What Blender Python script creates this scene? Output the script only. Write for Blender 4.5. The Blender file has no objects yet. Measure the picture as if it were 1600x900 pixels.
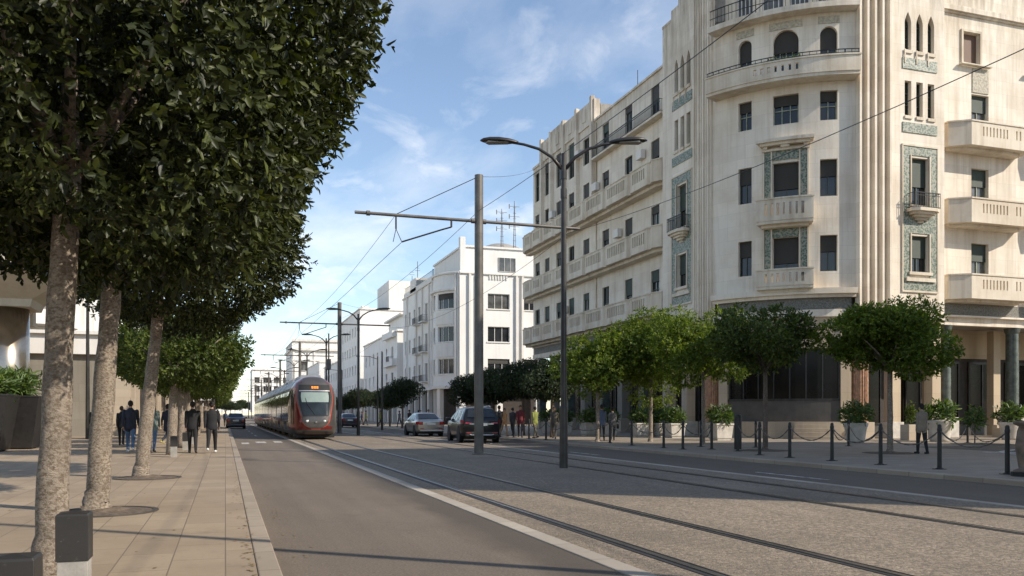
import bpy, bmesh, math, random
import numpy as np
from mathutils import Vector, Matrix
R = math.radians
random.seed(7)
scn = bpy.context.scene
COL = scn.collection
# ------------------------------------------------------------------ camera numbers (survey of the street, metres)
FPX, HY, CH = 1333.0, 648.0, 1.4
YAW = math.atan(448 / 1333)
SY, CY = math.sin(YAW), math.cos(YAW)
def G(u, v, h=0.0):
    """ground point of a surveyed base at height h"""
    Z = FPX * (CH - h) / (v - HY); x = (u - 800) / FPX * Z
    return (x * CY + Z * SY, -x * SY + Z * CY, h)
SUN = (0.77, -0.64); SUN_EL = 35.0

# ------------------------------------------------------------------ materials
def newmat(name):
    m = bpy.data.materials.new(name); m.use_nodes = True
    nt = m.node_tree; nt.nodes.clear()
    out = nt.nodes.new('ShaderNodeOutputMaterial'); b = nt.nodes.new('ShaderNodeBsdfPrincipled')
    nt.links.new(b.outputs[0], out.inputs[0])
    return m, nt, b
def N(nt, t, **kw):
    n = nt.nodes.new('ShaderNode' + t)
    for k, v in kw.items():
        if k.startswith('_'): setattr(n, k[1:], v)
        else:
            key = k.replace('__', ' ')
            n.inputs[key].default_value = v
    return n
def LK(nt, a, b): nt.links.new(a, b)
def pos(nt, scale=(1, 1, 1), kind='world'):
    if kind == 'world': o = N(nt, 'NewGeometry').outputs['Position']
    else: o = N(nt, 'TexCoord').outputs['Object']
    mp = N(nt, 'Mapping'); mp.inputs['Scale'].default_value = scale
    LK(nt, o, mp.inputs[0]); return mp.outputs[0]
def ramp(nt, src, stops):
    r = N(nt, 'ValToRGB'); e = r.color_ramp.elements
    while len(e) < len(stops): e.new(0.5)
    for i, (p, c) in enumerate(stops):
        e[i].position = p; e[i].color = c if len(c) == 4 else (*c, 1)
    LK(nt, src, r.inputs[0]); return r.outputs[0]
def mixc(nt, fac, a, b, mode='MIX'):
    m = N(nt, 'MixRGB', _blend_type=mode)
    for i, x in ((0, fac), (1, a), (2, b)):
        if isinstance(x, (int, float)): m.inputs[i].default_value = x
        elif isinstance(x, tuple): m.inputs[i].default_value = x if len(x) == 4 else (*x, 1)
        else: LK(nt, x, m.inputs[i])
    return m.outputs[0]
def noise(nt, vec, scale, detail=4, rough=.55):
    n = N(nt, 'TexNoise', Scale=scale, Detail=detail, Roughness=rough); LK(nt, vec, n.inputs['Vector']); return n.outputs['Fac']
def bump(nt, b, h, strength=.3, dist=.02):
    bp = N(nt, 'Bump', Strength=strength, Distance=dist); LK(nt, h, bp.inputs['Height']); LK(nt, bp.outputs[0], b.inputs['Normal'])
def sc(c, k): return tuple(min(1, x * k) for x in c)
def plain(name, c, rough=.6, metal=0., var=.15, scale=4., bmp=0., bscale=40., spec=.5, coat=0.):
    m, nt, b = newmat(name)
    f = noise(nt, pos(nt, kind='obj'), scale, 6)
    LK(nt, ramp(nt, f, [(.3, sc(c, 1 - var)), (.7, sc(c, 1 + var))]), b.inputs['Base Color'])
    b.inputs['Roughness'].default_value = rough; b.inputs['Metallic'].default_value = metal
    b.inputs['Specular IOR Level'].default_value = spec; b.inputs['Coat Weight'].default_value = coat
    if bmp: bump(nt, b, noise(nt, pos(nt, kind='obj'), bscale, 5), bmp)
    return m
def facade(name, c, stain=.35, joint=(1.5, .75), streak=(1.0, 1.0, .07), jw=.012):
    """rendered stone: block joints, blotches, rain streaks"""
    m, nt, b = newmat(name)
    g = N(nt, 'NewGeometry'); sp = N(nt, 'SeparateXYZ'); LK(nt, g.outputs['Position'], sp.inputs[0])
    su = N(nt, 'Math', _operation='SUBTRACT'); LK(nt, sp.outputs[0], su.inputs[0]); LK(nt, sp.outputs[1], su.inputs[1])
    cb = N(nt, 'CombineXYZ'); LK(nt, su.outputs[0], cb.inputs[0]); LK(nt, sp.outputs[2], cb.inputs[1])
    br = N(nt, 'TexBrick', Scale=1.0, Mortar__Size=jw, Mortar__Smooth=.3, Brick__Width=joint[0], Row__Height=joint[1], Bias=0.0)
    br.inputs['Color1'].default_value = (*sc(c, .95), 1); br.inputs['Color2'].default_value = (*sc(c, 1.05), 1); br.inputs['Mortar'].default_value = (*sc(c, .86), 1)
    LK(nt, cb.outputs[0], br.inputs['Vector'])
    f1 = noise(nt, pos(nt, streak), 1.6, 7, .62)
    f2 = noise(nt, pos(nt), .55, 6, .6)
    dirt = (c[0] * .52, c[1] * .45, c[2] * .38)
    x = mixc(nt, ramp(nt, f1, [(.50, (0, 0, 0)), (.78, (stain, stain, stain))]), br.outputs['Color'], dirt)
    x = mixc(nt, ramp(nt, f2, [(.42, (0, 0, 0)), (.75, (stain * .8,) * 3)]), x, sc(dirt, 1.25))
    f3 = noise(nt, pos(nt, (3.4, 3.4, .11)), 1.5, 6, .66)
    x = mixc(nt, ramp(nt, f3, [(.52, (0, 0, 0)), (.74, (stain * .4,) * 3)]), x, sc(dirt, .85))
    tz = N(nt, 'MapRange'); tz.inputs[1].default_value = 21.; tz.inputs[2].default_value = 26.5; LK(nt, sp.outputs[2], tz.inputs[0])
    f4 = noise(nt, pos(nt, (1.6, 1.6, .2)), 1.3, 7, .7)
    x = mixc(nt, mixc(nt, 1., ramp(nt, f4, [(.40, (0, 0, 0)), (.62, (stain * 1.1,) * 3)]), tz.outputs[0], 'MULTIPLY'), x, sc(dirt, .6))
    LK(nt, x, b.inputs['Base Color']); b.inputs['Roughness'].default_value = .85; b.inputs['Specular IOR Level'].default_value = .2
    bump(nt, b, noise(nt, pos(nt), 9, 6), .25, .02)
    return m
M = {}
M['stone'] = facade('cream_stone', (.76, .69, .585), .62)
M['trim'] = facade('cream_trim', (.71, .635, .52), .8, (40, 40))
M['white_wall'] = facade('white_render', (.80, .785, .75), .22, (40, 40))
M['white_trim'] = facade('white_trim', (.76, .73, .68), .3, (40, 40))
M['grey_marble'] = facade('grey_cladding', (.25, .225, .185), .45, (1.4, 1.1))  # shade under the left overhang is put into this darker grey
M['apron'] = plain('dark_apron_stone', (.075, .068, .06), .5, 0, .2, 2)
M['plinth'] = facade('plinth_stone', (.44, .37, .285), .4, (1.2, .5))
M['tan_pier'] = facade('tan_pier', (.52, .42, .30), .3, (9, 1.3))
M['frieze'] = plain('mosaic_frieze', (.17, .165, .145), .7, var=.5, scale=14, bmp=.4, bscale=30)
def tilemat():
    m, nt, b = newmat('green_zellige')
    v = N(nt, 'TexVoronoi', Scale=9.0); LK(nt, pos(nt), v.inputs['Vector'])
    w = noise(nt, pos(nt), 11, 3)
    x = ramp(nt, v.outputs['Distance'], [(.1, (.055, .085, .06)), (.45, (.10, .14, .10)), (.62, (.28, .28, .22))])
    x = mixc(nt, ramp(nt, w, [(.55, (0, 0, 0)), (.66, (.7, .7, .7))]), x, (.30, .29, .22))
    LK(nt, x, b.inputs['Base Color']); b.inputs['Roughness'].default_value = .45
    bump(nt, b, v.outputs['Distance'], .3, .02)
    return m
M['tile'] = tilemat()
M['carved'] = plain('carved_relief', (.42, .38, .30), .8, var=.35, scale=9, bmp=.9, bscale=9)
def glassmat(name, c, rough=.08, spec=.6):
    m, nt, b = newmat(name)
    f = noise(nt, pos(nt), .7, 3)
    LK(nt, ramp(nt, f, [(.35, sc(c, .6)), (.65, sc(c, 1.5))]), b.inputs['Base Color'])
    b.inputs['Roughness'].default_value = rough; b.inputs['Specular IOR Level'].default_value = spec
    bump(nt, b, noise(nt, pos(nt), 1.3, 2), .04, .05)
    return m
M['glass'] = glassmat('dark_window_glass', (.020, .022, .024))
M['shop_glass'] = glassmat('dark_shop_glass', (.010, .008, .0065), .22, .2)
M['glass_white'] = glassmat('curtained_window_glass', (.10, .10, .095), .15)
def shutter(name, c):
    m, nt, b = newmat(name)
    w = N(nt, 'TexWave', _wave_type='BANDS', _bands_direction='Z', Scale=5.5, Distortion=.2); LK(nt, pos(nt), w.inputs['Vector'])
    LK(nt, mixc(nt, w.outputs['Fac'], sc(c, .55), sc(c, 1.2)), b.inputs['Base Color']); b.inputs['Roughness'].default_value = .6
    bump(nt, b, w.outputs['Fac'], .5, .02)
    return m
M['shutter_green'] = shutter('green_roller_shutter', (.035, .055, .042))
M['shutter_dark'] = shutter('dark_roller_shutter', (.04, .036, .03))
M['shutter_brown'] = shutter('brown_roller_shutter', (.16, .09, .06))
M['frame_wood'] = plain('dark_green_joinery', (.055, .07, .055), .5, var=.3)
M['frame_pale'] = plain('pale_green_joinery', (.28, .30, .22), .6, var=.3)
M['frame_white'] = plain('white_joinery', (.6, .58, .54), .5)
M['iron'] = plain('black_iron', (.018, .018, .018), .45, .4, .3, bmp=.1)
M['lamp_metal'] = plain('dark_lamp_metal', (.05, .046, .043), .42, .5, .3)
M['pole_metal'] = plain('grey_catenary_metal', (.135, .122, .108), .5, .45, .3, 2.0)
M['wire'] = plain('wire', (.04, .04, .045), .5, .3)
M['lens'] = plain('lamp_lens', (.30, .29, .26), .25)
def asphalt(name, c, big=.35):
    m, nt, b = newmat(name)
    p = pos(nt); f1 = noise(nt, p, .45, 6, .65); f2 = noise(nt, p, 42, 4, .75); f3 = noise(nt, pos(nt, (1, .05, 1)), 2.2, 5, .6)
    x = mixc(nt, f1, sc(c, 1 - big), sc(c, 1 + big))
    x = mixc(nt, ramp(nt, f3, [(.4, (0, 0, 0)), (.7, (.6, .6, .6))]), x, sc(c, .62))
    x = mixc(nt, ramp(nt, f2, [(.45, (.0, .0, .0)), (.70, (.75, .75, .75))]), x, (c[0] * 1.9, c[1] * 1.8, c[2] * 1.7))
    x = mixc(nt, ramp(nt, noise(nt, p, 26, 4, .7), [(.54, (0, 0, 0)), (.68, (.6, .6, .6))]), x, sc(c, .45))
    x = mixc(nt, ramp(nt, noise(nt, p, 1.7, 6, .7), [(.55, (0, 0, 0)), (.75, (.5, .5, .5))]), x, sc(c, .6))
    v = N(nt, 'TexVoronoi', _feature='DISTANCE_TO_EDGE', Scale=.33); 
    wv = N(nt, 'VectorMath', _operation='ADD'); LK(nt, p, wv.inputs[0])
    nz = N(nt, 'TexNoise', Scale=1.4, Detail=5.0); LK(nt, p, nz.inputs['Vector']); LK(nt, nz.outputs['Color'], wv.inputs[1]); LK(nt, wv.outputs[0], v.inputs['Vector'])
    x = mixc(nt, ramp(nt, v.outputs['Distance'], [(.0, (.25, .25, .25)), (.004, (0, 0, 0))]), x, sc(c, .5))
    sp = N(nt, 'SeparateXYZ'); LK(nt, p, sp.inputs[0])
    wob = N(nt, 'Math', _operation='MULTIPLY_ADD'); LK(nt, noise(nt, pos(nt, (1, .35, 1)), 1.3, 4), wob.inputs[0]); wob.inputs[1].default_value = .9; LK(nt, sp.outputs[0], wob.inputs[2])
    x = mixc(nt, ramp(nt, wob.outputs[0], [(0, (0, 0, 0)), (1, (0, 0, 0))]), x, x)
    rm = N(nt, 'MapRange'); rm.inputs[1].default_value = 3.05; rm.inputs[2].default_value = 3.45; LK(nt, wob.outputs[0], rm.inputs[0])
    rm2 = N(nt, 'MapRange'); rm2.inputs[1].default_value = 3.9; rm2.inputs[2].default_value = 4.2; rm2.inputs[3].default_value = 1; rm2.inputs[4].default_value = 0; LK(nt, wob.outputs[0], rm2.inputs[0])
    x = mixc(nt, mixc(nt, 1., mixc(nt, 1., rm.outputs[0], rm2.outputs[0], 'MULTIPLY'), (.75, .75, .75), 'MULTIPLY'), x, sc(c, .48))
    LK(nt, x, b.inputs['Base Color']); b.inputs['Roughness'].default_value = .82; b.inputs['Specular IOR Level'].default_value = .35
    bump(nt, b, f2, .45, .01)
    return m
M['asphalt'] = asphalt('road_asphalt', (.145, .117, .09))
M['asphalt_dark'] = asphalt('far_lane_asphalt', (.112, .089, .067), .2)
def tiles(name, c, bw, rh, mortar=.012, rot=0.):
    m, nt, b = newmat(name)
    mp = N(nt, 'Mapping'); mp.inputs['Rotation'].default_value = (0, 0, rot); LK(nt, N(nt, 'NewGeometry').outputs['Position'], mp.inputs[0])
    br = N(nt, 'TexBrick', Scale=1.0, Mortar__Size=mortar, Mortar__Smooth=.25, Brick__Width=bw, Row__Height=rh, Bias=-.1); br.offset = .5
    br.inputs['Color1'].default_value = (*sc(c, .88), 1); br.inputs['Color2'].default_value = (*sc(c, 1.1), 1); br.inputs['Mortar'].default_value = (*sc(c, .52), 1)
    LK(nt, mp.outputs[0], br.inputs['Vector'])
    f1 = noise(nt, pos(nt), .5, 6, .6); f2 = noise(nt, pos(nt), 22, 5, .7)
    x = mixc(nt, ramp(nt, f1, [(.4, (0, 0, 0)), (.72, (.55, .55, .55))]), br.outputs['Color'], (c[0] * .62, c[1] * .58, c[2] * .54))
    x = mixc(nt, ramp(nt, f2, [(.52, (0, 0, 0)), (.8, (.5, .5, .5))]), x, sc(c, .6))
    x = mixc(nt, ramp(nt, noise(nt, pos(nt), 3.1, 7, .72), [(.54, (0, 0, 0)), (.72, (.5, .5, .5))]), x, sc(c, .55))
    LK(nt, x, b.inputs['Base Color']); b.inputs['Roughness'].default_value = .72; b.inputs['Specular IOR Level'].default_value = .35
    iv = N(nt, 'Math', _operation='SUBTRACT'); iv.inputs[0].default_value = 1; LK(nt, br.outputs['Fac'], iv.inputs[1])
    bump(nt, b, iv.outputs[0], .5, .01)
    return m
M['paving'] = tiles('sidewalk_paving', (.345, .268, .188), .92, .46, .007, R(90))
M['paving_far'] = tiles('far_sidewalk_paving', (.30, .25, .195), .8, .4, .01)
M['kerb'] = tiles('granite_kerb', (.36, .295, .225), 1.0, 40, .012, R(90))
M['kerb_pale'] = tiles('pale_granite_strip', (.41, .355, .29), 1.0, 40, .012, R(90))
def bedmat():
    m, nt, b = newmat('tram_bed_aggregate')
    p = pos(nt)
    v = N(nt, 'TexVoronoi', Scale=24.0, Randomness=1.0); LK(nt, p, v.inputs['Vector'])
    v2 = N(nt, 'TexVoronoi', Scale=58.0); LK(nt, p, v2.inputs['Vector'])
    f1 = noise(nt, p, .35, 6, .62); f2 = noise(nt, pos(nt, (1, .25, 1)), .9, 4)
    c = (.255, .205, .152)
    sp = N(nt, 'SeparateXYZ'); LK(nt, v.outputs['Color'], sp.inputs[0])
    x = ramp(nt, sp.outputs[0], [(.0, sc(c, .66)), (.5, c), (1., sc(c, 1.35))])
    x = mixc(nt, ramp(nt, v.outputs['Distance'], [(.45, (0, 0, 0)), (.85, (.6, .6, .6))]), x, sc(c, .45))
    x = mixc(nt, ramp(nt, f1, [(.42, (0, 0, 0)), (.7, (.65, .65, .65))]), x, sc(c, .58))
    x = mixc(nt, ramp(nt, noise(nt, pos(nt, (1, .08, 1)), 1.1, 5, .6), [(.5, (0, 0, 0)), (.7, (.45, .45, .45))]), x, sc(c, .6))
    x = mixc(nt, ramp(nt, f2, [(.55, (0, 0, 0)), (.75, (.35, .35, .35))]), x, sc(c, 1.5))
    LK(nt, x, b.inputs['Base Color']); b.inputs['Roughness'].default_value = .85; b.inputs['Specular IOR Level'].default_value = .3
    ad = N(nt, 'Math', _operation='ADD'); LK(nt, v.outputs['Distance'], ad.inputs[0]); LK(nt, v2.outputs['Distance'], ad.inputs[1])
    iv = N(nt, 'Math', _operation='SUBTRACT'); iv.inputs[0].default_value = 1; LK(nt, ad.outputs[0], iv.inputs[1])
    bump(nt, b, iv.outputs[0], .6, .010)
    return m
M['bed'] = bedmat()
M['ground'] = plain('bare_ground', (.22, .19, .155), .9, var=.25, scale=.2)
M['rail_dark'] = plain('rail_filler', (.025, .023, .021), .65, 0, .3, 3)
M['rail_steel'] = plain('rail_steel', (.20, .175, .155), .33, .85, .3, 2)
def paintmat():
    m, nt, b = newmat('worn_road_paint')
    f = noise(nt, pos(nt), 5, 7, .7)
    LK(nt, ramp(nt, f, [(.38, (.12, .105, .09)), (.56, (.56, .54, .50))]), b.inputs['Base Color']); b.inputs['Roughness'].default_value = .8
    return m
M['paint'] = paintmat()
M['soil'] = plain('tree_soil', (.12, .09, .065), .95, 0, .5, 12, .8, 30)
M['steel_ring'] = plain('pit_rim', (.10, .085, .07), .6, .5)
def barkmat(name, c):
    m, nt, b = newmat(name)
    p = pos(nt, (1, 1, .8), 'obj')
    f = noise(nt, p, 5, 6, .7); f2 = noise(nt, pos(nt, (1.2, 1.2, 1.8), 'obj'), 20, 6, .75)
    x = ramp(nt, f, [(.3, sc(c, .6)), (.5, c), (.68, sc(c, 1.35))])
    x = mixc(nt, ramp(nt, f2, [(.42, (.85, .85, .85)), (.54, (0, 0, 0))]), x, (c[0] * .42, c[1] * .36, c[2] * .3))
    LK(nt, x, b.inputs['Base Color']); b.inputs['Roughness'].default_value = .9
    bump(nt, b, f2, .9, .03)
    return m
M['bark'] = barkmat('pale_bark', (.285, .235, .185))
M['bark_dark'] = barkmat('brown_bark', (.17, .13, .10))
def leafmat(name, dark, mid, light, rough=.38, trans=.25):
    m, nt, b = newmat(name)
    g = N(nt, 'NewGeometry')
    x = ramp(nt, g.outputs['Random Per Island'], [(.0, dark), (.55, mid), (1., light)])
    f = noise(nt, pos(nt), 1.1, 3)
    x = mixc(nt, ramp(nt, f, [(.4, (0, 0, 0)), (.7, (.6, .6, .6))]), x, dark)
    LK(nt, x, b.inputs['Base Color']); b.inputs['Roughness'].default_value = rough; b.inputs['Specular IOR Level'].default_value = .3
    out = [n for n in nt.nodes if n.type == 'OUTPUT_MATERIAL'][0]
    t = N(nt, 'BsdfTranslucent'); LK(nt, mixc(nt, 1., x, (1.5, 1.6, .5), 'MULTIPLY'), t.inputs[0])
    mx = N(nt, 'MixShader'); mx.inputs[0].default_value = trans
    LK(nt, b.outputs[0], mx.inputs[1]); LK(nt, t.outputs[0], mx.inputs[2]); LK(nt, mx.outputs[0], out.inputs[0])
    return m
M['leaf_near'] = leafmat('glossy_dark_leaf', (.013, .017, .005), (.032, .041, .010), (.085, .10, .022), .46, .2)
M['leaf_right'] = leafmat('bright_ficus_leaf', (.055, .085, .014), (.135, .185, .026), (.25, .29, .045), .45, .42)
M['leaf_mid'] = leafmat('mid_green_leaf', (.034, .052, .013), (.078, .11, .022), (.16, .185, .036), .42, .34)
M['leaf_far'] = leafmat('dull_green_leaf', (.018, .028, .013), (.035, .05, .02), (.06, .08, .03), .55, .2)
M['leaf_plant'] = leafmat('planter_leaf', (.04, .07, .02), (.08, .13, .035), (.17, .22, .06), .4, .3)
M['black_box'] = plain('black_painted_metal', (.022, .02, .019), .5, .1, .3, 6, .08, 60)
def scuffed():
    m, nt, b = newmat('scuffed_black_paint')
    f = noise(nt, pos(nt, (1, 1, 1.6), 'obj'), 9, 8, .78); g = noise(nt, pos(nt, kind='obj'), 2.2, 5)
    x = mixc(nt, g, (.016, .015, .014), (.036, .032, .029)); x = mixc(nt, ramp(nt, f, [(.60, (0, 0, 0)), (.68, (.8, .8, .8))]), x, (.13, .115, .10))
    LK(nt, x, b.inputs['Base Color']); b.inputs['Roughness'].default_value = .5; bump(nt, b, f, .2, .01)
    return m
M['scuffed'] = scuffed()
M['grey_band'] = plain('grey_concrete_band', (.30, .28, .25), .8, 0, .2, 8, .2)
M['pot_white'] = plain('white_cast_planter', (.52, .48, .42), .75, 0, .2, 3, .2, 20)
M['pot_brown'] = plain('weathered_brown_pot', (.17, .12, .085), .7, 0, .45, 5, .4, 14)
M['concrete'] = facade('pavilion_concrete', (.62, .57, .48), .35, (40, 40))
M['steel_column'] = plain('brushed_steel_column', (.42, .36, .28), .22, .9, .15, 2)
M['green_marble'] = plain('green_marble', (.075, .09, .08), .25, 0, .45, 3)
M['orange_marble'] = plain('orange_marble', (.42, .235, .14), .4, 0, .35, 5)
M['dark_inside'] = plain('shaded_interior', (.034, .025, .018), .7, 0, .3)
M['roofing'] = plain('flat_roof', (.30, .28, .25), .9)
# ------------------------------------------------------------------ object helpers
def wloc(o):
    v = Vector((0, 0, 0))
    while o is not None: v = v + o.location; o = o.parent
    return v
def thing(name, label, cat, loc=(0, 0, 0), group=None, rotz=0.):
    o = bpy.data.objects.new(name, None); COL.objects.link(o); o.location = loc; o.rotation_euler = (0, 0, rotz)
    o.empty_display_size = .2
    return tag(o, label, cat, group)
def tag(o, label, cat, group=None):
    o['label'] = label; o['category'] = cat
    if len(label.split()) > 16: print('LONG', len(label.split()), label)
    if group: o['group'] = group
    return o
def dup(root, loc, label, rotz=None, scale=None):
    r = root.copy(); COL.objects.link(r); r.location = loc; r['label'] = label
    if rotz is not None: r.rotation_euler = (0, 0, rotz)
    if scale is not None: r.scale = (scale,) * 3 if isinstance(scale, (int, float)) else scale
    for ch in list(root.children):
        c = ch.copy(); COL.objects.link(c); c.parent = r
        for g in list(ch.children):
            d = g.copy(); COL.objects.link(d); d.parent = c
    return r
class MB:
    def __init__(self): self.v = []; self.f = []; self.m = []
    def face(self, pts, mi=0):
        n = len(self.v); self.v += [tuple(p) for p in pts]; self.f.append(tuple(range(n, n + len(pts)))); self.m.append(mi)
    def box(self, x0, x1, y0, y1, z0, z1, mi=0):
        n = len(self.v)
        self.v += [(x0, y0, z0), (x1, y0, z0), (x1, y1, z0), (x0, y1, z0), (x0, y0, z1), (x1, y0, z1), (x1, y1, z1), (x0, y1, z1)]
        for q in ((0, 3, 2, 1), (4, 5, 6, 7), (0, 1, 5, 4), (1, 2, 6, 5), (2, 3, 7, 6), (3, 0, 4, 7)):
            self.f.append(tuple(n + i for i in q)); self.m.append(mi)
        return self
    def prism(self, poly, z0, z1, mi=0):
        k = len(poly); n = len(self.v)
        self.v += [(p[0], p[1], z0) for p in poly] + [(p[0], p[1], z1) for p in poly]
        self.f.append(tuple(n + i for i in reversed(range(k)))); self.f.append(tuple(n + k + i for i in range(k))); self.m += [mi, mi]
        for i in range(k):
            j = (i + 1) % k; self.f.append((n + i, n + j, n + k + j, n + k + i)); self.m.append(mi)
        return self
    def rings(self, rs, cap=True, mi=0, closed=True):
        """loft through rings of equal point count"""
        k = len(rs[0]); n = len(self.v)
        for r in rs: self.v += [tuple(p) for p in r]
        for a in range(len(rs) - 1):
            for i in range(k if closed else k - 1):
                j = (i + 1) % k
                self.f.append((n + a * k + i, n + a * k + j, n + (a + 1) * k + j, n + (a + 1) * k + i)); self.m.append(mi)
        if cap:
            self.f.append(tuple(n + i for i in reversed(range(k)))); self.f.append(tuple(n + (len(rs) - 1) * k + i for i in range(k))); self.m += [mi, mi]
        return self
    def tube(self, path, rad, k=8, mi=0, cap=True):
        P = [Vector(p) for p in path]; rs = []
        if not isinstance(rad, (list, tuple)): rad = [rad] * len(P)
        up = Vector((0, 0, 1)); prev = None
        for i, p in enumerate(P):
            t = (P[min(i + 1, len(P) - 1)] - P[max(i - 1, 0)]).normalized()
            if prev is None:
                a = t.cross(up)
                if a.length < 1e-3: a = Vector((1, 0, 0))
                a.normalize()
            else:
                a = prev - t * prev.dot(t); a.normalize()
            prev = a; b = t.cross(a)
            rs.append([p + (a * math.cos(2 * math.pi * j / k) + b * math.sin(2 * math.pi * j / k)) * rad[i] for j in range(k)])
        return self.rings(rs, cap, mi)
    def lathe(self, prof, c=(0, 0, 0), k=24, mi=0, cap=True):
        rs = [[(c[0] + r * math.cos(2 * math.pi * j / k), c[1] + r * math.sin(2 * math.pi * j / k), c[2] + z) for j in range(k)] for r, z in prof]
        return self.rings(rs, cap, mi)
    def build(self, name, mat, parent=None, local=True, smooth=False, bevel=0.):
        me = bpy.data.meshes.new(name)
        me.from_pydata(self.v, [], self.f)
        for m in (mat if isinstance(mat, (list, tuple)) else [mat]): me.materials.append(m)
        me.polygons.foreach_set('material_index', self.m)
        if smooth: me.polygons.foreach_set('use_smooth', [True] * len(self.f))
        if parent is not None and not local:
            me.transform(Matrix.Translation(-wloc(parent)))
        bm = bmesh.new(); bm.from_mesh(me)
        if smooth: bmesh.ops.remove_doubles(bm, verts=bm.verts, dist=1e-5)
        bmesh.ops.recalc_face_normals(bm, faces=bm.faces)
        bm.to_mesh(me); bm.free()
        o = bpy.data.objects.new(name, me); COL.objects.link(o); o.parent = parent
        if bevel:
            bv = o.modifiers.new('edge', 'BEVEL'); bv.width = bevel; bv.segments = 2; bv.limit_method = 'ANGLE'
        return o
def structure(o): o['kind'] = 'structure'; return o
# ------------------------------------------------------------------ facades: everything is laid out along a plan path (s, height z, depth d outward)
class Path:
    def __init__(self, pts):
        self.p = [Vector((p[0], p[1])) for p in pts]; self.c = [0.]
        for a, b in zip(self.p, self.p[1:]): self.c.append(self.c[-1] + (b - a).length)
        self.L = self.c[-1]
        sn = []
        for a, b in zip(self.p, self.p[1:]):
            t = (b - a).normalized(); sn.append(Vector((t.y, -t.x)))
        self.sn = sn; self.vn = [sn[0]]
        for a, b in zip(sn, sn[1:]):
            n = (a + b).normalized(); self.vn.append(n / max(.4, n.dot(a)))
        self.vn.append(sn[-1])
    def at(self, s, d=0.):
        if s <= 0: return self.p[0] + (self.p[1] - self.p[0]).normalized() * s + self.sn[0] * d
        if s >= self.L: return self.p[-1] + (self.p[-1] - self.p[-2]).normalized() * (s - self.L) + self.sn[-1] * d
        for i in range(len(self.c) - 1):
            if s <= self.c[i + 1] + 1e-9:
                k = (s - self.c[i]) / (self.c[i + 1] - self.c[i])
                n = self.vn[i] if k < 1e-6 else (self.vn[i + 1] if k > 1 - 1e-6 else self.sn[i])
                return self.p[i].lerp(self.p[i + 1], k) + n * d
    def brk(self, s0, s1): return [s0] + [c for c in self.c if s0 + 1e-4 < c < s1 - 1e-4] + [s1]
def arc(A, B, bulge, n=24):
    """convex arc from A to B, bulging to the right of travel"""
    A = Vector(A); B = Vector(B); c = (B - A).length; r = (c * c / 4 + bulge * bulge) / (2 * bulge)
    t = (B - A).normalized(); nn = Vector((t.y, -t.x)); mid = (A + B) / 2; ctr = mid + nn * (bulge - r)
    h = math.asin(c / 2 / r)
    return [ctr + (nn * math.cos(a) + t * math.sin(a)) * r for a in [-h + 2 * h * i / n for i in range(n + 1)]]
def P3(path, s, z, d=0.): q = path.at(s, d); return (q.x, q.y, z)
def mbox(mb, path, s0, s1, z0, z1, d0, d1, mi=0):
    ss = path.brk(s0, s1)
    rs = [[P3(path, s, z0, d0), P3(path, s, z0, d1), P3(path, s, z1, d1), P3(path, s, z1, d0)] for s in ss]
    mb.rings(rs, True, mi)
def mpoly(mb, path, poly, d0, d1, mi=0):
    k = len(poly); n = len(mb.v)
    mb.v += [P3(path, s, z, d0) for s, z in poly] + [P3(path, s, z, d1) for s, z in poly]
    mb.f.append(tuple(n + i for i in reversed(range(k)))); mb.f.append(tuple(n + k + i for i in range(k))); mb.m += [mi, mi]
    for i in range(k):
        j = (i + 1) % k; mb.f.append((n + i, n + j, n + k + j, n + k + i)); mb.m.append(mi)
def wall(mb, path, z0, z1, holes, s0=0., s1=None, depth=.28, mi=0):
    """wall skin with openings and their reveals; holes = (s0, s1, z0, z1)"""
    if s1 is None: s1 = path.L
    S = sorted({round(x, 4) for x in path.brk(s0, s1)} | {round(x, 4) for h in holes for x in h[:2]})
    Z = sorted({round(z0, 4), round(z1, 4)} | {round(x, 4) for h in holes for x in h[2:4]})
    S = [x for x in S if s0 - 1e-3 <= x <= s1 + 1e-3]; Z = [z for z in Z if z0 - 1e-3 <= z <= z1 + 1e-3]
    for a, b in zip(S, S[1:]):
        for c, d in zip(Z, Z[1:]):
            sm, zm = (a + b) / 2, (c + d) / 2
            if any(h[0] < sm < h[1] and h[2] < zm < h[3] for h in holes): continue
            mb.face([P3(path, a, c), P3(path, b, c), P3(path, b, d), P3(path, a, d)], mi)
    for h in holes:
        a, b, c, d = h[:4]; D = -depth
        mb.face([P3(path, a, c), P3(path, a, d), P3(path, a, d, D), P3(path, a, c, D)], mi)
        mb.face([P3(path, b, c), P3(path, b, c, D), P3(path, b, d, D), P3(path, b, d)], mi)
        ss = path.brk(a, b)
        for u, v in zip(ss, ss[1:]):
            mb.face([P3(path, u, d), P3(path, v, d), P3(path, v, d, D), P3(path, u, d, D)], mi)
            mb.face([P3(path, u, c), P3(path, u, c, D), P3(path, v, c, D), P3(path, v, c)], mi)
def arch_fill(mb, path, h, rise, pointed=False, depth=.28, mi=0, n=8):
    """fills the corners of a hole above the springing line so the head reads as an arch"""
    a, b, c, d = h[:4]; zs = d - rise; m = (a + b) / 2; w = (b - a) / 2
    L, Rr = [], []
    for i in range(n + 1):
        k = i / n
        zz = zs + rise * (math.sin(k * math.pi / 2) if not pointed else k ** .8)
        x = w * (1 - math.cos(k * math.pi / 2) if not pointed else 1 - (1 - k ** 1.25))
        L.append((a + x, zz)); Rr.append((b - x, zz))
    mpoly(mb, path, [(a - .001, zs)] + [(a - .001, d + .001)] + list(reversed(L)), -depth, .003, mi)
    mpoly(mb, path, [(b + .001, zs)] + Rr + [(b + .001, d + .001)], -depth, .003, mi)
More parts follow.
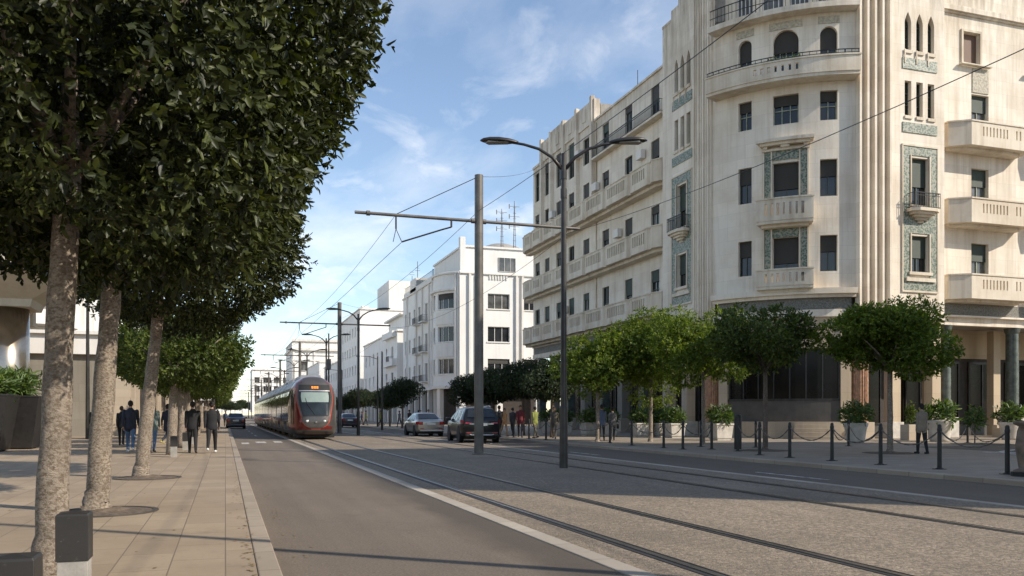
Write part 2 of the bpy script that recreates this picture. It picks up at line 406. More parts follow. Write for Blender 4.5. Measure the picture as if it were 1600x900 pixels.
def window(par, path, h, pane, frame, depth=.28, cols=2, rows=1, shut=None, shutk=0., bar=.05):
    """window = pane part; frame and roller shutter are its sub-parts"""
    a, b, c, d = h[:4]
    p = MB(); mbox(p, path, a, b, c, d, -depth - .06, -depth - .02)
    o = p.build('window', pane, par, False)
    f = MB(); D0, D1 = -depth - .015, -depth + .045
    for (x0, x1, y0, y1) in [(a, a + bar, c, d), (b - bar, b, c, d), (a + bar, b - bar, c, c + bar), (a + bar, b - bar, d - bar, d)]: mbox(f, path, x0, x1, y0, y1, D0, D1)
    for i in range(1, cols):
        x = a + (b - a) * i / cols; mbox(f, path, x - bar / 2, x + bar / 2, c + bar, d - bar, D0, D1 - .004)
    for i in range(1, rows):
        z = c + (d - c) * i / rows; mbox(f, path, a + bar, b - bar, z - bar / 2, z + bar / 2, D0, D1 - .008)
    f.build('window_frame', frame, o, False)
    if shut is not None and shutk > 0:
        q = MB(); mbox(q, path, a + .01, b - .01, d - (d - c) * shutk, d - .005, D1 + .005, D1 + .03); q.build('roller_shutter', shut, o, False)
    return o
def railing(mb, path, s0, s1, z0, h, d, gap=.13, t=.022, mid=True):
    mbox(mb, path, s0, s1, z0 + h - .04, z0 + h, d - .025, d + .025)
    mbox(mb, path, s0, s1, z0 + .05, z0 + .08, d - .02, d + .02)
    if mid: mbox(mb, path, s0, s1, z0 + h * .78, z0 + h * .78 + .025, d - .018, d + .018)
    n = max(2, int((s1 - s0) / gap))
    for i in range(n + 1):
        s = s0 + (s1 - s0 - t) * i / n; mbox(mb, path, s, s + t, z0, z0 + h - .04, d - t / 2, d + t / 2)
    for s in (s0, s1):   # returns to the wall
        for zz in (z0 + h - .04, z0 + .05):
            a = P3(path, s, zz + .02, 0); b = P3(path, s, zz + .02, d); mb.tube([a, b], .018, 5)
        for k in range(1, 5):
            q = P3(path, s, z0, d * k / 5); mb.tube([q, (q[0], q[1], z0 + h)], .011, 4)
def parapet(mb, path, s0, s1, z0, h, d, slots, th=.14, slotw=.09, pitch=.24, zlo=.30, zhi=.22):
    """stone balcony front at depth d with groups of narrow baluster slots; slots = [(sa, sb), ...]"""
    mbox(mb, path, s0, s1, z0, z0 + h * zlo, d - th, d); mbox(mb, path, s0, s1, z0 + h * (1 - zhi), z0 + h, d - th, d)
    mbox(mb, path, s0 - .03, s1 + .03, z0 + h, z0 + h + .08, d - th - .03, d + .05)
    za, zb = z0 + h * zlo, z0 + h * (1 - zhi); cur = s0
    for (sa, sb) in slots:
        mbox(mb, path, cur, sa, za, zb, d - th, d)
        n = max(1, int(round((sb - sa) / pitch))); pt = (sb - sa) / n
        for i in range(n):
            if i: mbox(mb, path, sa + i * pt - (pt - slotw) / 2, sa + i * pt + (pt - slotw) / 2, za, zb, d - th, d)
        mbox(mb, path, sa, sa + (pt - slotw) / 2, za, zb, d - th, d); mbox(mb, path, sb - (pt - slotw) / 2, sb, za, zb, d - th, d)
        cur = sb
    mbox(mb, path, cur, s1, za, zb, d - th, d)
def slab(mb, path, outline, z0, z1):
    """balcony floor from an outline in (s, d)"""
    mb.prism([tuple(path.at(s, d)) for s, d in outline], z0, z1)
# ------------------------------------------------------------------ the setting
def sheet(name, x0, x1, y0, y1, z, mat):
    mb = MB(); mb.box(x0, x1, y0, y1, z - .5, z); return structure(mb.build(name, mat))
GH_L, GH_R = .08, .10
mb = MB(); mb.face([(-900, -300, -.02), (900, -300, -.02), (900, 2500, -.02), (-900, 2500, -.02)]); structure(mb.build('ground', M['ground']))
def strip(name, x0, x1, y0, y1, z, mat):
    mb = MB(); mb.face([(x0, y0, z), (x1, y0, z), (x1, y1, z), (x0, y1, z)]); return structure(mb.build(name, mat))
strip('road', .45, 3.32, -40, 700, 0.0, M['asphalt'])
strip('tram_bed', 3.55, 11.35, -40, 700, 0.0, M['bed'])
strip('far_road', 11.55, 14.72, -40, 700, 0.0, M['asphalt_dark'])
def kerbrun(name, x0, x1, y0, y1, z, mat):
    mb = MB(); mb.box(x0, x1, y0, y1, -.3, z); o = mb.build(name, mat, bevel=.012); return structure(o)
kerbrun('kerb_strip', 3.32, 3.55, -40, 700, .012, M['kerb_pale'])
kerbrun('tram_bed_edging', 11.35, 11.55, -40, 700, .012, M['kerb_pale'])
kerbrun('kerb', .26, .45, -40, 700, GH_L + .006, M['kerb'])
kerbrun('far_kerb', 14.72, 15.02, -40, 700, GH_R + .006, M['kerb'])
sheet('pavement', -60, .255, -40, 700, GH_L, M['paving'])
sheet('far_pavement', 15.02, 90, -60, 700, GH_R, M['paving_far'])
# side street asphalt let into the far pavement
mb = MB(); mb.face([(25.5, 17, GH_R + .004), (60, 12, GH_R + .004), (60, 30, GH_R + .004), (26.2, 27.5, GH_R + .004)]); structure(mb.build('side_street', M['asphalt_dark']))
# rails: dark filler, steel head, groove
RAILS = (4.05, 5.56, 8.90, 10.38)
for i, x in enumerate(RAILS):
    mb = MB(); mb.box(x - .10, x + .10, -40, 500, -.05, .006)
    mb.box(x - .035, x + .03, -40, 500, -.04, .014, 1)
    mb.box(x + .075, x + .09, -40, 500, -.04, .011, 1)
    structure(mb.build('rail', [M['rail_dark'], M['rail_steel']]))
# worn road paint
mb = MB()
def mark(pts, z=.004): mb.face([(x, y, z) for x, y in pts])
for (x0, x1, y) in ((.75, 1.1, 42.5), (1.45, 1.95, 44.0), (2.35, 2.75, 44.2)): mark([(x0, y), (x1, y), (x1, y + 2.2), (x0, y + 2.2)])
for y in (58, 66, 74, 82, 92, 104, 118, 134): mark([(1.85, y), (1.97, y), (1.97, y + 3.), (1.85, y + 3.)])
for y in (15.2, 27, 38, 50, 62, 76): mark([(12.2, y), (12.32, y), (12.32, y + 2.6), (12.2, y + 2.6)])
structure(mb.build('road_marking', M['paint']))
mb = MB()
a, b = Vector((25.1, 22.2)), Vector((21.7, 16.4)); n = Vector((.12, -.06))
mb.face([(*(a - n), .110), (*(b - n), .110), (*(b + n), .110), (*(a + n), .110)])
mb.lathe([(0.01, .1085), (.55, .1085)], (25.2, 22.4, 0), 20, cap=False)
a, b = Vector((25.3, 22.6)), Vector((29.5, 25.0)); n = Vector((-.04, .09))
mb.face([(*(a - n), .112), (*(b - n), .112), (*(b + n), .112), (*(a + n), .112)])
structure(mb.build('pavement_marking', M['paint']))

# ------------------------------------------------------------------ main building
B = thing('apartment_building', 'big cream stone corner block with curved bow front, green tile panels and stone balconies', 'building', (30, 45, 0))
WING = Path([(27.5, 75.5), (27.5, 49.0)]); TL = Path([(26.7, 49.0), (26.7, 44.9)]); FLL = Path([(26.7, 44.9), (26.7, 42.8)])
BOW = Path(arc((26.7, 42.8), (32.1, 37.6), .8, 20)); FLR = Path([(32.1, 37.6), (34.6, 37.6)]); TR = Path([(34.6, 37.6), (38.2, 37.6)])
FR = Path([(38.2, 38.4), (60, 38.4)])
Zg = 7.0
wm = MB()      # all stone skin of the facades
wins = []      # (path, hole, kind)
# --- wing
wc = (1.1, 3.6, 6.45, 9.3, 12.4, 16.1, 20.0, 24.0)
hW = []
for i, s in enumerate(wc):
    for r, (za, zb) in enumerate(((8.6, 11.15), (13.0, 15.5), (17.4, 19.95))):
        h = (s - .60, s + .60, za, zb); hW.append(h); wins.append((WING, h, 'wing', i * 3 + r))
for i, s in enumerate((12.4, 16.1, 20.0, 24.0)): h = (s - .58, s + .58, 21.5, 23.6); hW.append(h); wins.append((WING, h, 'wing', 50 + i))
for i, s in enumerate((1.1, 3.6, 6.45, 9.3)): h = (s - .6, s + .6, 21.2, 24.1); hW.append(h); wins.append((WING, h, 'wing', 60 + i))
wall(wm, WING, Zg, 24.4, hW, depth=.17)
mbox(wm, WING, 2.6, 14.2, 24.4, 26.2, -.4, .12); mbox(wm, WING, 5., 8., 26.2, 26.5, -.4, .12)
for s in (2.6, 5.0, 7.9, 10.8, 13.9): mbox(wm, WING, s - .2, s + .2, 16.9, 26.45, .003, .30)
for s in (3.7, 6.4, 9.3, 12.3): mbox(wm, WING, s - .35, s + .35, 24.9, 25.9, .12, .17)
mbox(wm, WING, 14.2, 26.5, 24.4, 24.55, -.3, .12); mbox(wm, WING, 0, 2.6, 24.4, 24.6, -.3, .10)
for i in range(9): mbox(wm, WING, .1 + i * .27, .2 + i * .27, 23.75, 24.1, .0025, .05)
END = Path([(38, 75.5), (27.5, 75.5)]); wall(wm, END, Zg, 24.4, [])
mbox(wm, WING, 0, 26.5, 6.6, 7.0, -.3, .06); mbox(wm, WING, 0, 26.5, 7.62, 7.72, .003, .12)
# --- left tower face and its flutes
hT = []
TLs = 2.5
def triple(path, c, w, pit, zr):
    out = []
    for k in (-1, 0, 1): out.append((c + k * pit - w / 2, c + k * pit + w / 2, *zr))
    return out
for path, c, kk in ((TL, TLs, 0), (TR, 1.85, 1)):
    pit = .74 if kk == 0 else .80
    hs = triple(path, c, .46, pit, (21.5, 23.6)); h2 = triple(path, c, .46, pit, (17.9, 19.8))
    hp = (c - .62, c + .62, 13.0, 15.6); hq = (c - .62, c + .62, 9.3, 11.3)
    wall(wm, path, Zg, 28.2 if kk else 26.3, hs + h2 + [hp, hq], depth=.30)
    for h in hs: arch_fill(wm, path, h, .62, True, .28); wins.append((path, h, 'slit', 0))
    for h in h2: wins.append((path, h, 'slit', 1))
    wins.append((path, hp, 'tall', 0)); wins.append((path, hq, 'tall', 1))
    tl = MB()
    for (a, b, z0, z1) in ((c - 1.18, c - .70, 8.75, 16.2), (c + .70, c + 1.18, 8.75, 16.2), (c - .70, c + .70, 15.72, 16.2), (c - .70, c + .70, 11.42, 12.35), (c - 1.18, c + 1.18, 8.25, 8.75)):
        mbox(tl, path, a, b, z0, z1, .004, .05)
    tl.build('tile_panel', M['tile'], B, False)
    for z0, z1 in ((20.45, 21.05), (16.95, 17.5)):
        tl = MB(); mbox(tl, path, c - 1.2, c + 1.2, z0, z1, .004, .05); tl.build('tile_frieze', M['tile'], B, False)
    tr = MB()
    for z0, z1, a, b, d in ((16.2, 16.3, c - 1.25, c + 1.25, .09), (8.15, 8.25, c - 1.25, c + 1.25, .09), (8.75, 8.95, c - 1.0, c + 1.0, .16), (9.12, 9.28, c - .8, c + .8, .14)): mbox(tr, path, a, b, z0, z1, .004, d)
    for a in (c - 1.25, c + 1.18): mbox(tr, path, a, a + .07, 8.25, 16.2, .004, .08)
    for a in (c - .70, c + .62): mbox(tr, path, a, a + .08, 9.28, 11.42, .051, .10); mbox(tr, path, a, a + .08, 12.75, 15.72, .051, .10)
    tr.build('window_surround', M['trim'], B, False); tr = MB()
    for k in (-1, 0, 1): mbox(tr, path, c + k * pit - .26, c + k * pit + .26, 21.3, 21.48, .004, .08); mbox(tr, path, c + k * pit - .3, c + k * pit - .23, 20.75, 21.5, .05, .09)
    tr.build('window_sill', M['trim'], B, False); tr = MB()
    for k in (-1, 0, 1): mbox(tr, path, c + k * pit - .26, c + k * pit + .26, 17.7, 17.86, .004, .08)
    tr.build('window_sill', M['trim'], B, False)
    bal = MB(); pts = [(c - .95, .0), (c - .95, .45), (c - .6, .7), (c + .6, .7), (c + .95, .45), (c + .95, .0)]
    slab(bal, path, pts, 12.55, 12.72)
    for k in range(4): slab(bal, path, [(c + (s - c) * (1 - .2 * (k + 1)), d * (1 - .2 * (k + 1))) for s, d in pts], 12.55 - .14 * (k + 1), 12.55 - .14 * k)
    bo = bal.build('balcony', M['trim'], B, False)
    rl = MB(); railing(rl, path, c - .88, c + .88, 12.72, .85, .58, .11); rl.build('railing', M['iron'], bo, False)
def flutes(path, n, d):
    wall(wm, path, Zg, 28.6, [])
    w = path.L / n
    for i in range(n): mbox(wm, path, i * w + .02, i * w + w * .30, Zg - .15, 28.6, .003, d); mbox(wm, path, i * w + w * .30, i * w + w * .56, Zg - .15, 28.6, .003, d * .55)
flutes(FLL, 4, .24); flutes(FLR, 5, .34)
for (x, y, X, Y) in ((26.7, 49.0, 27.5, 49.0), (38.2, 37.6, 38.2, 38.4)): wm.face([(x, y, Zg), (X, Y, Zg), (X, Y, 26.2), (x, y, 26.2)])
mbox(wm, TL, 1.1, 4.1, 26.3, 26.9, -.3, -.004); mbox(wm, TL, 2.0, 4.1, 26.9, 28.4, -.3, -.004); mbox(wm, TL, -.02, 1.1, 26.2, 26.36, -.3, .03)
# --- curved bow
wl, wcn, wr = (1.5, 2.28), (3.46, 4.80), (5.90, 6.80)
hB = []
for (a, b), big in ((wl, 0), (wcn, 1), (wr, 0)):
    h = (a, b, 19.6, 22.35 if not big else 22.45); hB.append(h); wins.append((BOW, h, 'arch', big))
    hB.append((a, b, 17.3, 18.9)); wins.append((BOW, hB[-1], 'mid', big))
    hB.append((a, b, 13.2, 15.2)); wins.append((BOW, hB[-1], 'low', big))
    hB.append((a, b, 9.15, 11.1)); wins.append((BOW, hB[-1], 'low', big))
wall(wm, BOW, 7.9, 23.1, hB, depth=.30)
for h in hB:
    if h[2] == 19.6: arch_fill(wm, BOW, h, min(.66, (h[1] - h[0]) / 2), False, .28)
mbox(wm, BOW, 0, BOW.L, 23.1, 23.4, -.4, .75); mbox(wm, BOW, 0, BOW.L, 7.9, 8.2, -.2, .45); mbox(wm, BOW, 0, BOW.L, 7.72, 7.9, -.2, .25)
mbox(wm, BOW, 0, BOW.L, 6.7, 7.1, -.3, .04)
BK = Path([BOW.at(s, -.9) for s in [BOW.L * i / 16 for i in range(17)]])
hK = []
for a, b in ((.9, 2.0), (2.6, 3.9), (4.3, 5.4), (5.9, 6.9)): hK.append((a * BK.L / 7.72, b * BK.L / 7.72, 23.5, 25.9)); wins.append((BK, hK[-1], 'roof', 0))
wall(wm, BK, 23.4, 28.6, hK)
for a, b in ((3.25, 5.0), (1.4, 2.4), (5.8, 6.9)): tl = MB(); mbox(tl, BOW, a, b, 22.5, 22.9, .004, .04); tl.build('carved_panel', M['carved'], B, False)
for z0, z1 in ((13.05, 15.85), (9.05, 11.6)):
    tl = MB(); mbox(tl, BOW, 3.02, 3.36, z0, z1, .004, .06); mbox(tl, BOW, 4.90, 5.24, z0, z1, .004, .06); mbox(tl, BOW, 3.36, 4.90, z1 - .5, z1, .004, .0595); tl.build('tile_panel', M['tile'], B, False)
for z0, z1 in ((13.05, 15.85), (9.05, 11.6)):
    tr = MB()
    for a in (2.94, 3.36, 4.82, 5.24): mbox(tr, BOW, a, a + .07, z0, z1, .0045, .13)
    mbox(tr, BOW, 2.9, 5.36, z1, z1 + .12, .004, .2); tr.build('window_surround', M['trim'], B, False)
tr = MB()
mbox(tr, BOW, 2.7, 5.55, 16.25, 16.42, .003, .62); mbox(tr, BOW, 2.85, 5.4, 16.1, 16.25, .003, .45)
for a in (3.0, 5.05): mbox(tr, BOW, a, a + .2, 15.97, 16.1, .003, .3)
mbox(tr, BOW, 3.9, 4.35, 15.97, 16.1, .003, .35)
tr.build('window_canopy', M['trim'], B, False)
bal = MB(); mbox(bal, BOW, .05, BOW.L - .05, 19.38, 19.55, .004, .95)
parapet(bal, BOW, .05, BOW.L - .05, 19.55, .82, 1.0, [(2.6, 4.9)], .16, .13, .33, .35, .25)
for e in (.05, BOW.L - .19): mbox(bal, BOW, e, e + .14, 19.55, 20.37, .004, .84)
bo = bal.build('balcony', M['trim'], B, False)
rl = MB()
mbox(rl, BOW, .1, BOW.L - .1, 20.68, 20.72, .9, .94); mbox(rl, BOW, .1, BOW.L - .1, 20.52, 20.545, .9, .94)
for i in range(24): s = .15 + (BOW.L - .3) * i / 23; mbox(rl, BOW, s, s + .025, 20.45, 20.68, .905, .935)
rl.build('railing', M['iron'], bo, False)
pl = MB()
for k in range(60):
    s = random.uniform(3.3, 4.9); p = Vector(P3(BOW, s, 20.3, .72)); q = p + Vector((random.uniform(-.2, .2), random.uniform(-.15, .15), random.uniform(.15, .55)))
    t = Vector((random.uniform(-1, 1), random.uniform(-1, 1), .2)).normalized() * .05
    pl.face([p, (p + q) / 2 + t, q, (p + q) / 2 - t])
tag(pl.build('balcony_plant', M['leaf_plant']), 'leafy green plant behind the curved balcony railing below the wide arched window', 'plant')
for z0, hh, a, b in ((11.75, 1.15, 2.75, 5.5), (8.2, .85, 2.75, 5.5)):
    bal = MB(); slab(bal, BOW, [(a, 0), (a, .75), ((a + b) / 2 - .7, .78), ((a + b) / 2 + .7, .78), (b, .75), (b, 0)], z0, z0 + .16)
    mbox(bal, BOW, a + .2, b - .2, z0 - .16, z0, .004, .5)
    parapet(bal, BOW, a, b, z0 + .16, hh, .8, [(a + .35, b - .35)], .13, .11, .28, .24, .2)
    for e in (a, b - .13): mbox(bal, BOW, e, e + .13, z0 + .16, z0 + .16 + hh, .004, .67)
    bal.build('balcony', M['trim'], B, False)
rl = MB(); mbox(rl, BOW, .1, BOW.L - .1, 24.3, 24.34, .62, .66); mbox(rl, BOW, .1, BOW.L - .1, 23.85, 23.875, .62, .66)
for i in range(36): s = .15 + (BOW.L - .3) * i / 35; mbox(rl, BOW, s, s + .02, 23.4, 24.3, .63, .65)
rl.build('railing', M['iron'], B, False)
# --- right facade
hF = []
for i, x in enumerate((3.3, 8.3, 13.3)):
    hF.append((x - .62 - .55, x + .62 - .55, 21.7, 23.5)); wins.append((FR, hF[-1], 'brown', 0))
    for z0, z1 in ((17.0, 20.0), (12.6, 15.7), (8.2, 11.35)): hF.append((x + .15 - .65, x + .15 + .65, z0, z1)); wins.append((FR, hF[-1], 'tallg', 0))
wall(wm, FR, Zg + .1, 26.2, hF)
mbox(wm, FR, 0, 21.8, 24.55, 24.85, .003, .25); mbox(wm, FR, 0, 21.8, 24.45, 24.55, .003, .12)
mbox(wm, FR, 0, 21.8, 7.0, 7.1, -.2, .3); mbox(wm, FR, 0, 21.8, 6.55, 7.0, -.3, .05); mbox(wm, TR, -2.5, 3.6, 6.7, 7.0, -.3, .05)
mbox(wm, TL, 0, 6.2, 6.7, 7.0, -.3, .04)
for i, x in enumerate((3.3, 8.3, 13.3)):
    cp = MB(); mbox(cp, FR, x - .45, x + .75, 20.1, 21.5, .004, .05); cp.build('carved_panel', M['carved'], B, False)
    tr = MB()
    for a in (x - 1.3, x + .07): mbox(tr, FR, a, a + .12, 21.6, 23.65, .004, .1)
    mbox(tr, FR, x - 1.18, x + .07, 23.52, 23.65, .004, .1); mbox(tr, FR, x - 1.5, x + .75, 21.55, 21.62, .052, .32)
    tr.build('window_surround', M['trim'], B, False)
for z0 in (16.6, 12.25, 7.95):
    for j, (a, b) in enumerate(((.55, 6.2), (7.0, 11.2), (12., 16.2))):
        bal = MB(); out = [(a, 0), (a, .55), (a + 1.0, 1.2), (b - .6, 1.2), (b, .8), (b, 0)]
        slab(bal, FR, out, z0, z0 + .22)
        slab(bal, FR, [(a + .3, 0), (a + .3, .3), (a + 1.1, .8), (b - .9, .8), (b - .3, .5), (b - .3, 0)], z0 - .14, z0)
        P2 = Path([tuple(FR.at(s, d)) for s, d in reversed(out)][::-1])
        L = P2.L; e0 = .55; e1 = e0 + math.hypot(1.0, .65); e2 = e1 + b - .6 - a - 1.0
        parapet(bal, P2, 0, L, z0 + .22, 1.1, 0.0, [(e1 + .75, e1 + 2.75), (e1 + 3.2, e2 - .3)] if e2 - e1 > 3.6 else [(e1 + .5, e2 - .4)], .15, .10, .26)
        bal.build('balcony', M['trim'], B, False)
# --- wing balconies, three continuous runs with baluster panels
for z0 in (7.95, 12.3, 16.6):
    out = [(-.9, 0), (-.9, .5), (-.3, .95)]; pan = []
    edges = [0.1, 2.2, 4.9, 7.8, 10.8, 14.2, 18.0, 22.0, 25.0]
    for a, b in zip(edges, edges[1:]):
        out += [(a + .35, .95), (a + .5, 1.12), (b - .05, 1.12), (b + .1, .95)]; pan.append((a + .75, b - .35))
    out += [(25.6, 1.12), (26.3, .75), (26.3, 0)]
    bal = MB(); slab(bal, WING, out, z0, z0 + .22)
    slab(bal, WING, [(-.6, 0), (-.6, .55), (25.3, .7), (26.0, .4), (26.0, 0)], z0 - .2, z0)
    pts = [tuple(WING.at(s, d)) for s, d in out]; P2 = Path(pts)
    sl = []
    for a, b in pan:
        # arc length of the panel on the stepped path
        i = min(range(len(out) - 1), key=lambda k: 0 if out[k][0] <= a and out[k + 1][0] >= b and out[k][1] > 1.1 else 9)
        base = P2.c[i] - out[i][0]; sl.append((base + a, base + b))
    parapet(bal, P2, 0, P2.L, z0 + .22, 1.15, 0.0, sl, .24, .17, .30, .22, .16)
    bal.build('balcony', M['trim'], B, False)
rl = MB(); railing(rl, WING, 14.6, 25.6, 21.3, .85, .5, .16, .02); rl.build('railing', M['iron'], B, False)
sb = MB(); mbox(sb, WING, 14.5, 25.7, 21.15, 21.3, .004, .55); sb.build('balcony', M['trim'], B, False)
wo = wm.build('wall', M['stone'], B, False)
# --- windows
for path, h, kind, k in wins:
    if kind == 'wing': window(B, path, h, M['glass_white'] if k % 5 == 2 else M['glass'], M['frame_wood'], .17, 2, 2, M['shutter_dark'] if k % 3 else M['shutter_green'], (.0, .45, .3, .55, .2)[(k * 7) % 5])
    elif kind == 'slit': window(B, path, h, M['glass'], M['frame_wood'], .28, 1, 3, None, 0, .04)
    elif kind == 'tall': window(B, path, h, M['glass'], M['frame_wood'], .28, 2, 2, M['shutter_green'], .6)
    elif kind == 'arch': window(B, path, h, M['glass'], M['frame_pale'], .28, 4 if k else 2, 2, M['shutter_dark'], .42)
    elif kind == 'mid': window(B, path, h, M['glass'], M['frame_pale'], .28, 3 if k else 2, 2, M['shutter_dark'], .35)
    elif kind == 'low': window(B, path, h, M['glass'], M['frame_wood'], .28, 2, 1, M['shutter_dark'], .72 if k else .45)
    elif kind == 'brown': window(B, path, h, M['glass'], M['frame_wood'], .28, 1, 1, M['shutter_brown'], .94)
    elif kind == 'tallg': window(B, path, h, M['glass_white'], M['frame_pale'], .28, 2, 1, M['shutter_green'], .32)
    elif kind == 'roof': window(B, path, h, M['glass_white'], M['frame_white'], .2, 4, 1)
# --- roofs and body behind the skin
core = MB()
bowp = [tuple(BOW.at(s, -.45)) for s in [BOW.L * i / 10 for i in range(11)]]
core.prism([(28.0, 75.2), (28.0, 49.4), (27.2, 48.6), (27.2, 42.8)] + bowp[1:-1] + [(32.3, 38.1), (38.0, 38.1), (38.0, 38.9), (59.8, 38.9), (59.8, 75.2)], 6.75, 22.9)
core.prism([(28.0, 75.2), (28.0, 49.4), (27.2, 48.6), (27.2, 43.5), (33.0, 38.1), (37.9, 38.1), (37.9, 38.9), (59.8, 38.9), (59.8, 75.2)], 22.9, 24.3)
core.prism([(27.0, 48.7), (27.0, 43.6), (33.0, 37.95), (37.9, 37.95), (37.9, 48.7)], 24.3, 26.0)
core.prism([(28.1, 72.4), (28.1, 61.6), (34, 61.6), (34, 72.4)], 24.3, 26.0)
core.prism([(40, 39), (59.5, 39), (59.5, 60), (40, 60)], 24.3, 26.0)
core.build('roof', M['roofing'], B, False)
# --- ground floor: piers, columns, dark shop fronts set back under the soffit
BACKP = Path([(31.2, 75.4), (31.2, 47.2), (36.6, 42.2), (59.8, 42.2)])
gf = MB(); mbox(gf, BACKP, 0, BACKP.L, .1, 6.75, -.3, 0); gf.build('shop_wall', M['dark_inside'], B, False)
sg = MB(); cur = 1.0
fr = MB()
while cur < BACKP.L - 2.6:
    mbox(sg, BACKP, cur, cur + 2.3, .9, 4.6, .004, .03)
    for a in (cur, cur + 1.12, cur + 2.22): mbox(fr, BACKP, a, a + .08, .9, 4.6, .031, .09)
    mbox(fr, BACKP, cur, cur + 2.3, 4.6, 4.75, .004, .1); mbox(fr, BACKP, cur, cur + 2.3, .8, .9, .004, .12); cur += 3.05
c = MB(); mbox(c, BACKP, 0, BACKP.L, 4.95, 6.74, .004, .14); c.build('lintel', M['tan_pier'], B, False)
so = sg.build('shop_window', M['shop_glass'], B, False); fr.build('shop_frame', M['lamp_metal'], so, False)
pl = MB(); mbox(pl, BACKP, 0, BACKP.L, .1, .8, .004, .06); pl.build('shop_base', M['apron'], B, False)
for i in range(8):
    s = 1.0 + i * 3.45; x, y = WING.at(s, -.45)
    c = MB(); c.box(x - .42, x + .42, y - .42, y + .42, .1, 1.15); c.build('pillar_base', M['plinth'], B, False, bevel=.02)
    c = MB(); c.box(x - .32, x + .32, y - .40, y + .40, 1.15, 6.62); c.build('pillar', M['green_marble'] if i % 2 == 0 else M['grey_marble'], B, False, bevel=.02)
for (x, y, mname, r) in ((39.35, 38.75, 'green_marble', .36), (44.5, 38.75, 'green_marble', .36), (49.6, 38.75, 'green_marble', .36)):
    c = MB(); c.box(x - .55, x + .55, y - .55, y + .55, .1, 1.25); c.build('pillar_base', M['pot_white'], B, False, bevel=.03)
    c = MB(); c.lathe([(r * 1.2, 1.25), (r * 1.2, 1.4), (r, 1.5), (r * .96, 6.2), (r * 1.12, 6.3), (r * 1.25, 6.54)], (x, y, 0), 24); c.build('column', M[mname], B, False, smooth=False)
    bk = MB(); bk.box(x + .8, x + 1.35, y + 2.0, y + 2.5, .1, 6.6); bk.build('pillar', M['tan_pier'], B, False)
for (s, w) in ((.25, .55), (BOW.L - .75, .55)):
    c = MB(); mbox(c, BOW, s, s + w, 1.0, 6.7, -.6, .0); c.build('pillar', M['tan_pier'], B, False)
    c = MB(); mbox(c, BOW, s - .2, s + w + .15, .1, 1.0, -.7, .10); c.build('pillar_base', M['plinth'], B, False)
for (x, y) in ((32.55, 37.75), (26.95, 43.6)):
    c = MB(); k = 40; prof = []
    for z in (1.0, 6.68): prof.append([(x + (.40 + .025 * math.cos(j * math.pi)) * math.cos(2 * math.pi * j / k), y + (.40 + .025 * math.cos(j * math.pi)) * math.sin(2 * math.pi * j / k), z) for j in range(k)])
    c.rings(prof); c.build('column', M['orange_marble'], B, False)
    c = MB(); c.box(x - .52, x + .52, y - .52, y + .52, .1, 1.0); c.build('pillar_base', M['plinth'], B, False, bevel=.02)
for (x, y) in ((34.9, 37.95), (37.7, 37.95), (26.95, 48.6), (26.95, 46.2)):
    c = MB(); c.box(x - .3, x + .3, y - .3, y + .3, 1.0, 6.68); c.build('pillar', M['tan_pier'], B, False)
    c = MB(); c.box(x - .42, x + .42, y - .42, y + .42, .1, 1.0); c.build('pillar_base', M['pot_white'], B, False, bevel=.02)
# bow shop front
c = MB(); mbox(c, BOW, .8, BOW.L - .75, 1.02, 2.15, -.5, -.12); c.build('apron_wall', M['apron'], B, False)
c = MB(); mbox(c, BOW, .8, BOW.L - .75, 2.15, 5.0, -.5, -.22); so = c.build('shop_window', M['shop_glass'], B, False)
c = MB()
for i in range(8): s = .85 + (BOW.L - 1.7) * i / 7; mbox(c, BOW, s, s + .07, 2.15, 5.0, -.219, -.13)
mbox(c, BOW, .8, BOW.L - .75, 2.15, 2.28, -.2195, -.1); c.build('shop_frame', M['lamp_metal'], so, False)
c = MB(); mbox(c, BOW, .8, BOW.L - .75, 5.0, 6.69, -.5, -.10); c.build('lintel', M['tan_pier'], B, False)
c = MB(); mbox(c, BOW, .8, BOW.L - .8, .1, 1.02, -.5, .25); c.build('plinth', M['plinth'], B, False)
for k in range(4):
    c = MB(); mbox(c, BOW, 4.6, 6.7, .1, .86 - .2 * k, .25 + .3 * k, .55 + .3 * k); c.build('step', M['plinth'], B, False)
c = MB(); mbox(c, BOW, 0.2, BOW.L - .2, 7.12, 7.70, -.2, .02); mbox(c, FR, 0.3, 21, 7.12, 7.8, .003, .03); mbox(c, WING, .3, 26.2, 7.02, 7.6, .003, .03); c.build('frieze', M['frieze'], B, False)
for k, (x0, x1) in enumerate(((42.0, 47.5),)):
    for q in range(4):
        c = MB(); c.box(x0, x1, 36.6 + .32 * q, 36.92 + .32 * q, .1, .28 + .18 * q); c.build('step', M['plinth'], B, False)
for s_, z_ in ((14.3, 17.9), (18.2, 13.5), (10.9, 21.4), (21.9, 18.2), (7.9, 9.1), (5.0, 17.8)):
    c = MB(); mbox(c, WING, s_, s_ + .8, z_ + .9, z_ + 1.5, .05, .40); c.build('air_conditioner', M['white_trim'], B, False, bevel=.02)
for s_ in (14.45, 26.2):
    q = WING.at(s_, .07); c = MB(); c.tube([(q.x, q.y, 7), (q.x, q.y, 24.2)], .06, 8); c.build('drainpipe', M['trim'], B, False)
# flag pole and tank on the roof
c = MB(); c.tube([(29.5, 58, 24.4), (29.5, 58, 27.4)], .03, 6); c.build('roof_mast', M['iron'], B, False)
c = MB(); c.lathe([(1.5, 0), (1.5, .7), (1.2, 1.0), (.5, 1.2), (.01, 1.25)], (31, 57.5, 24.4), 24); c.build('roof_tank', M['white_trim'], B, False, smooth=True)
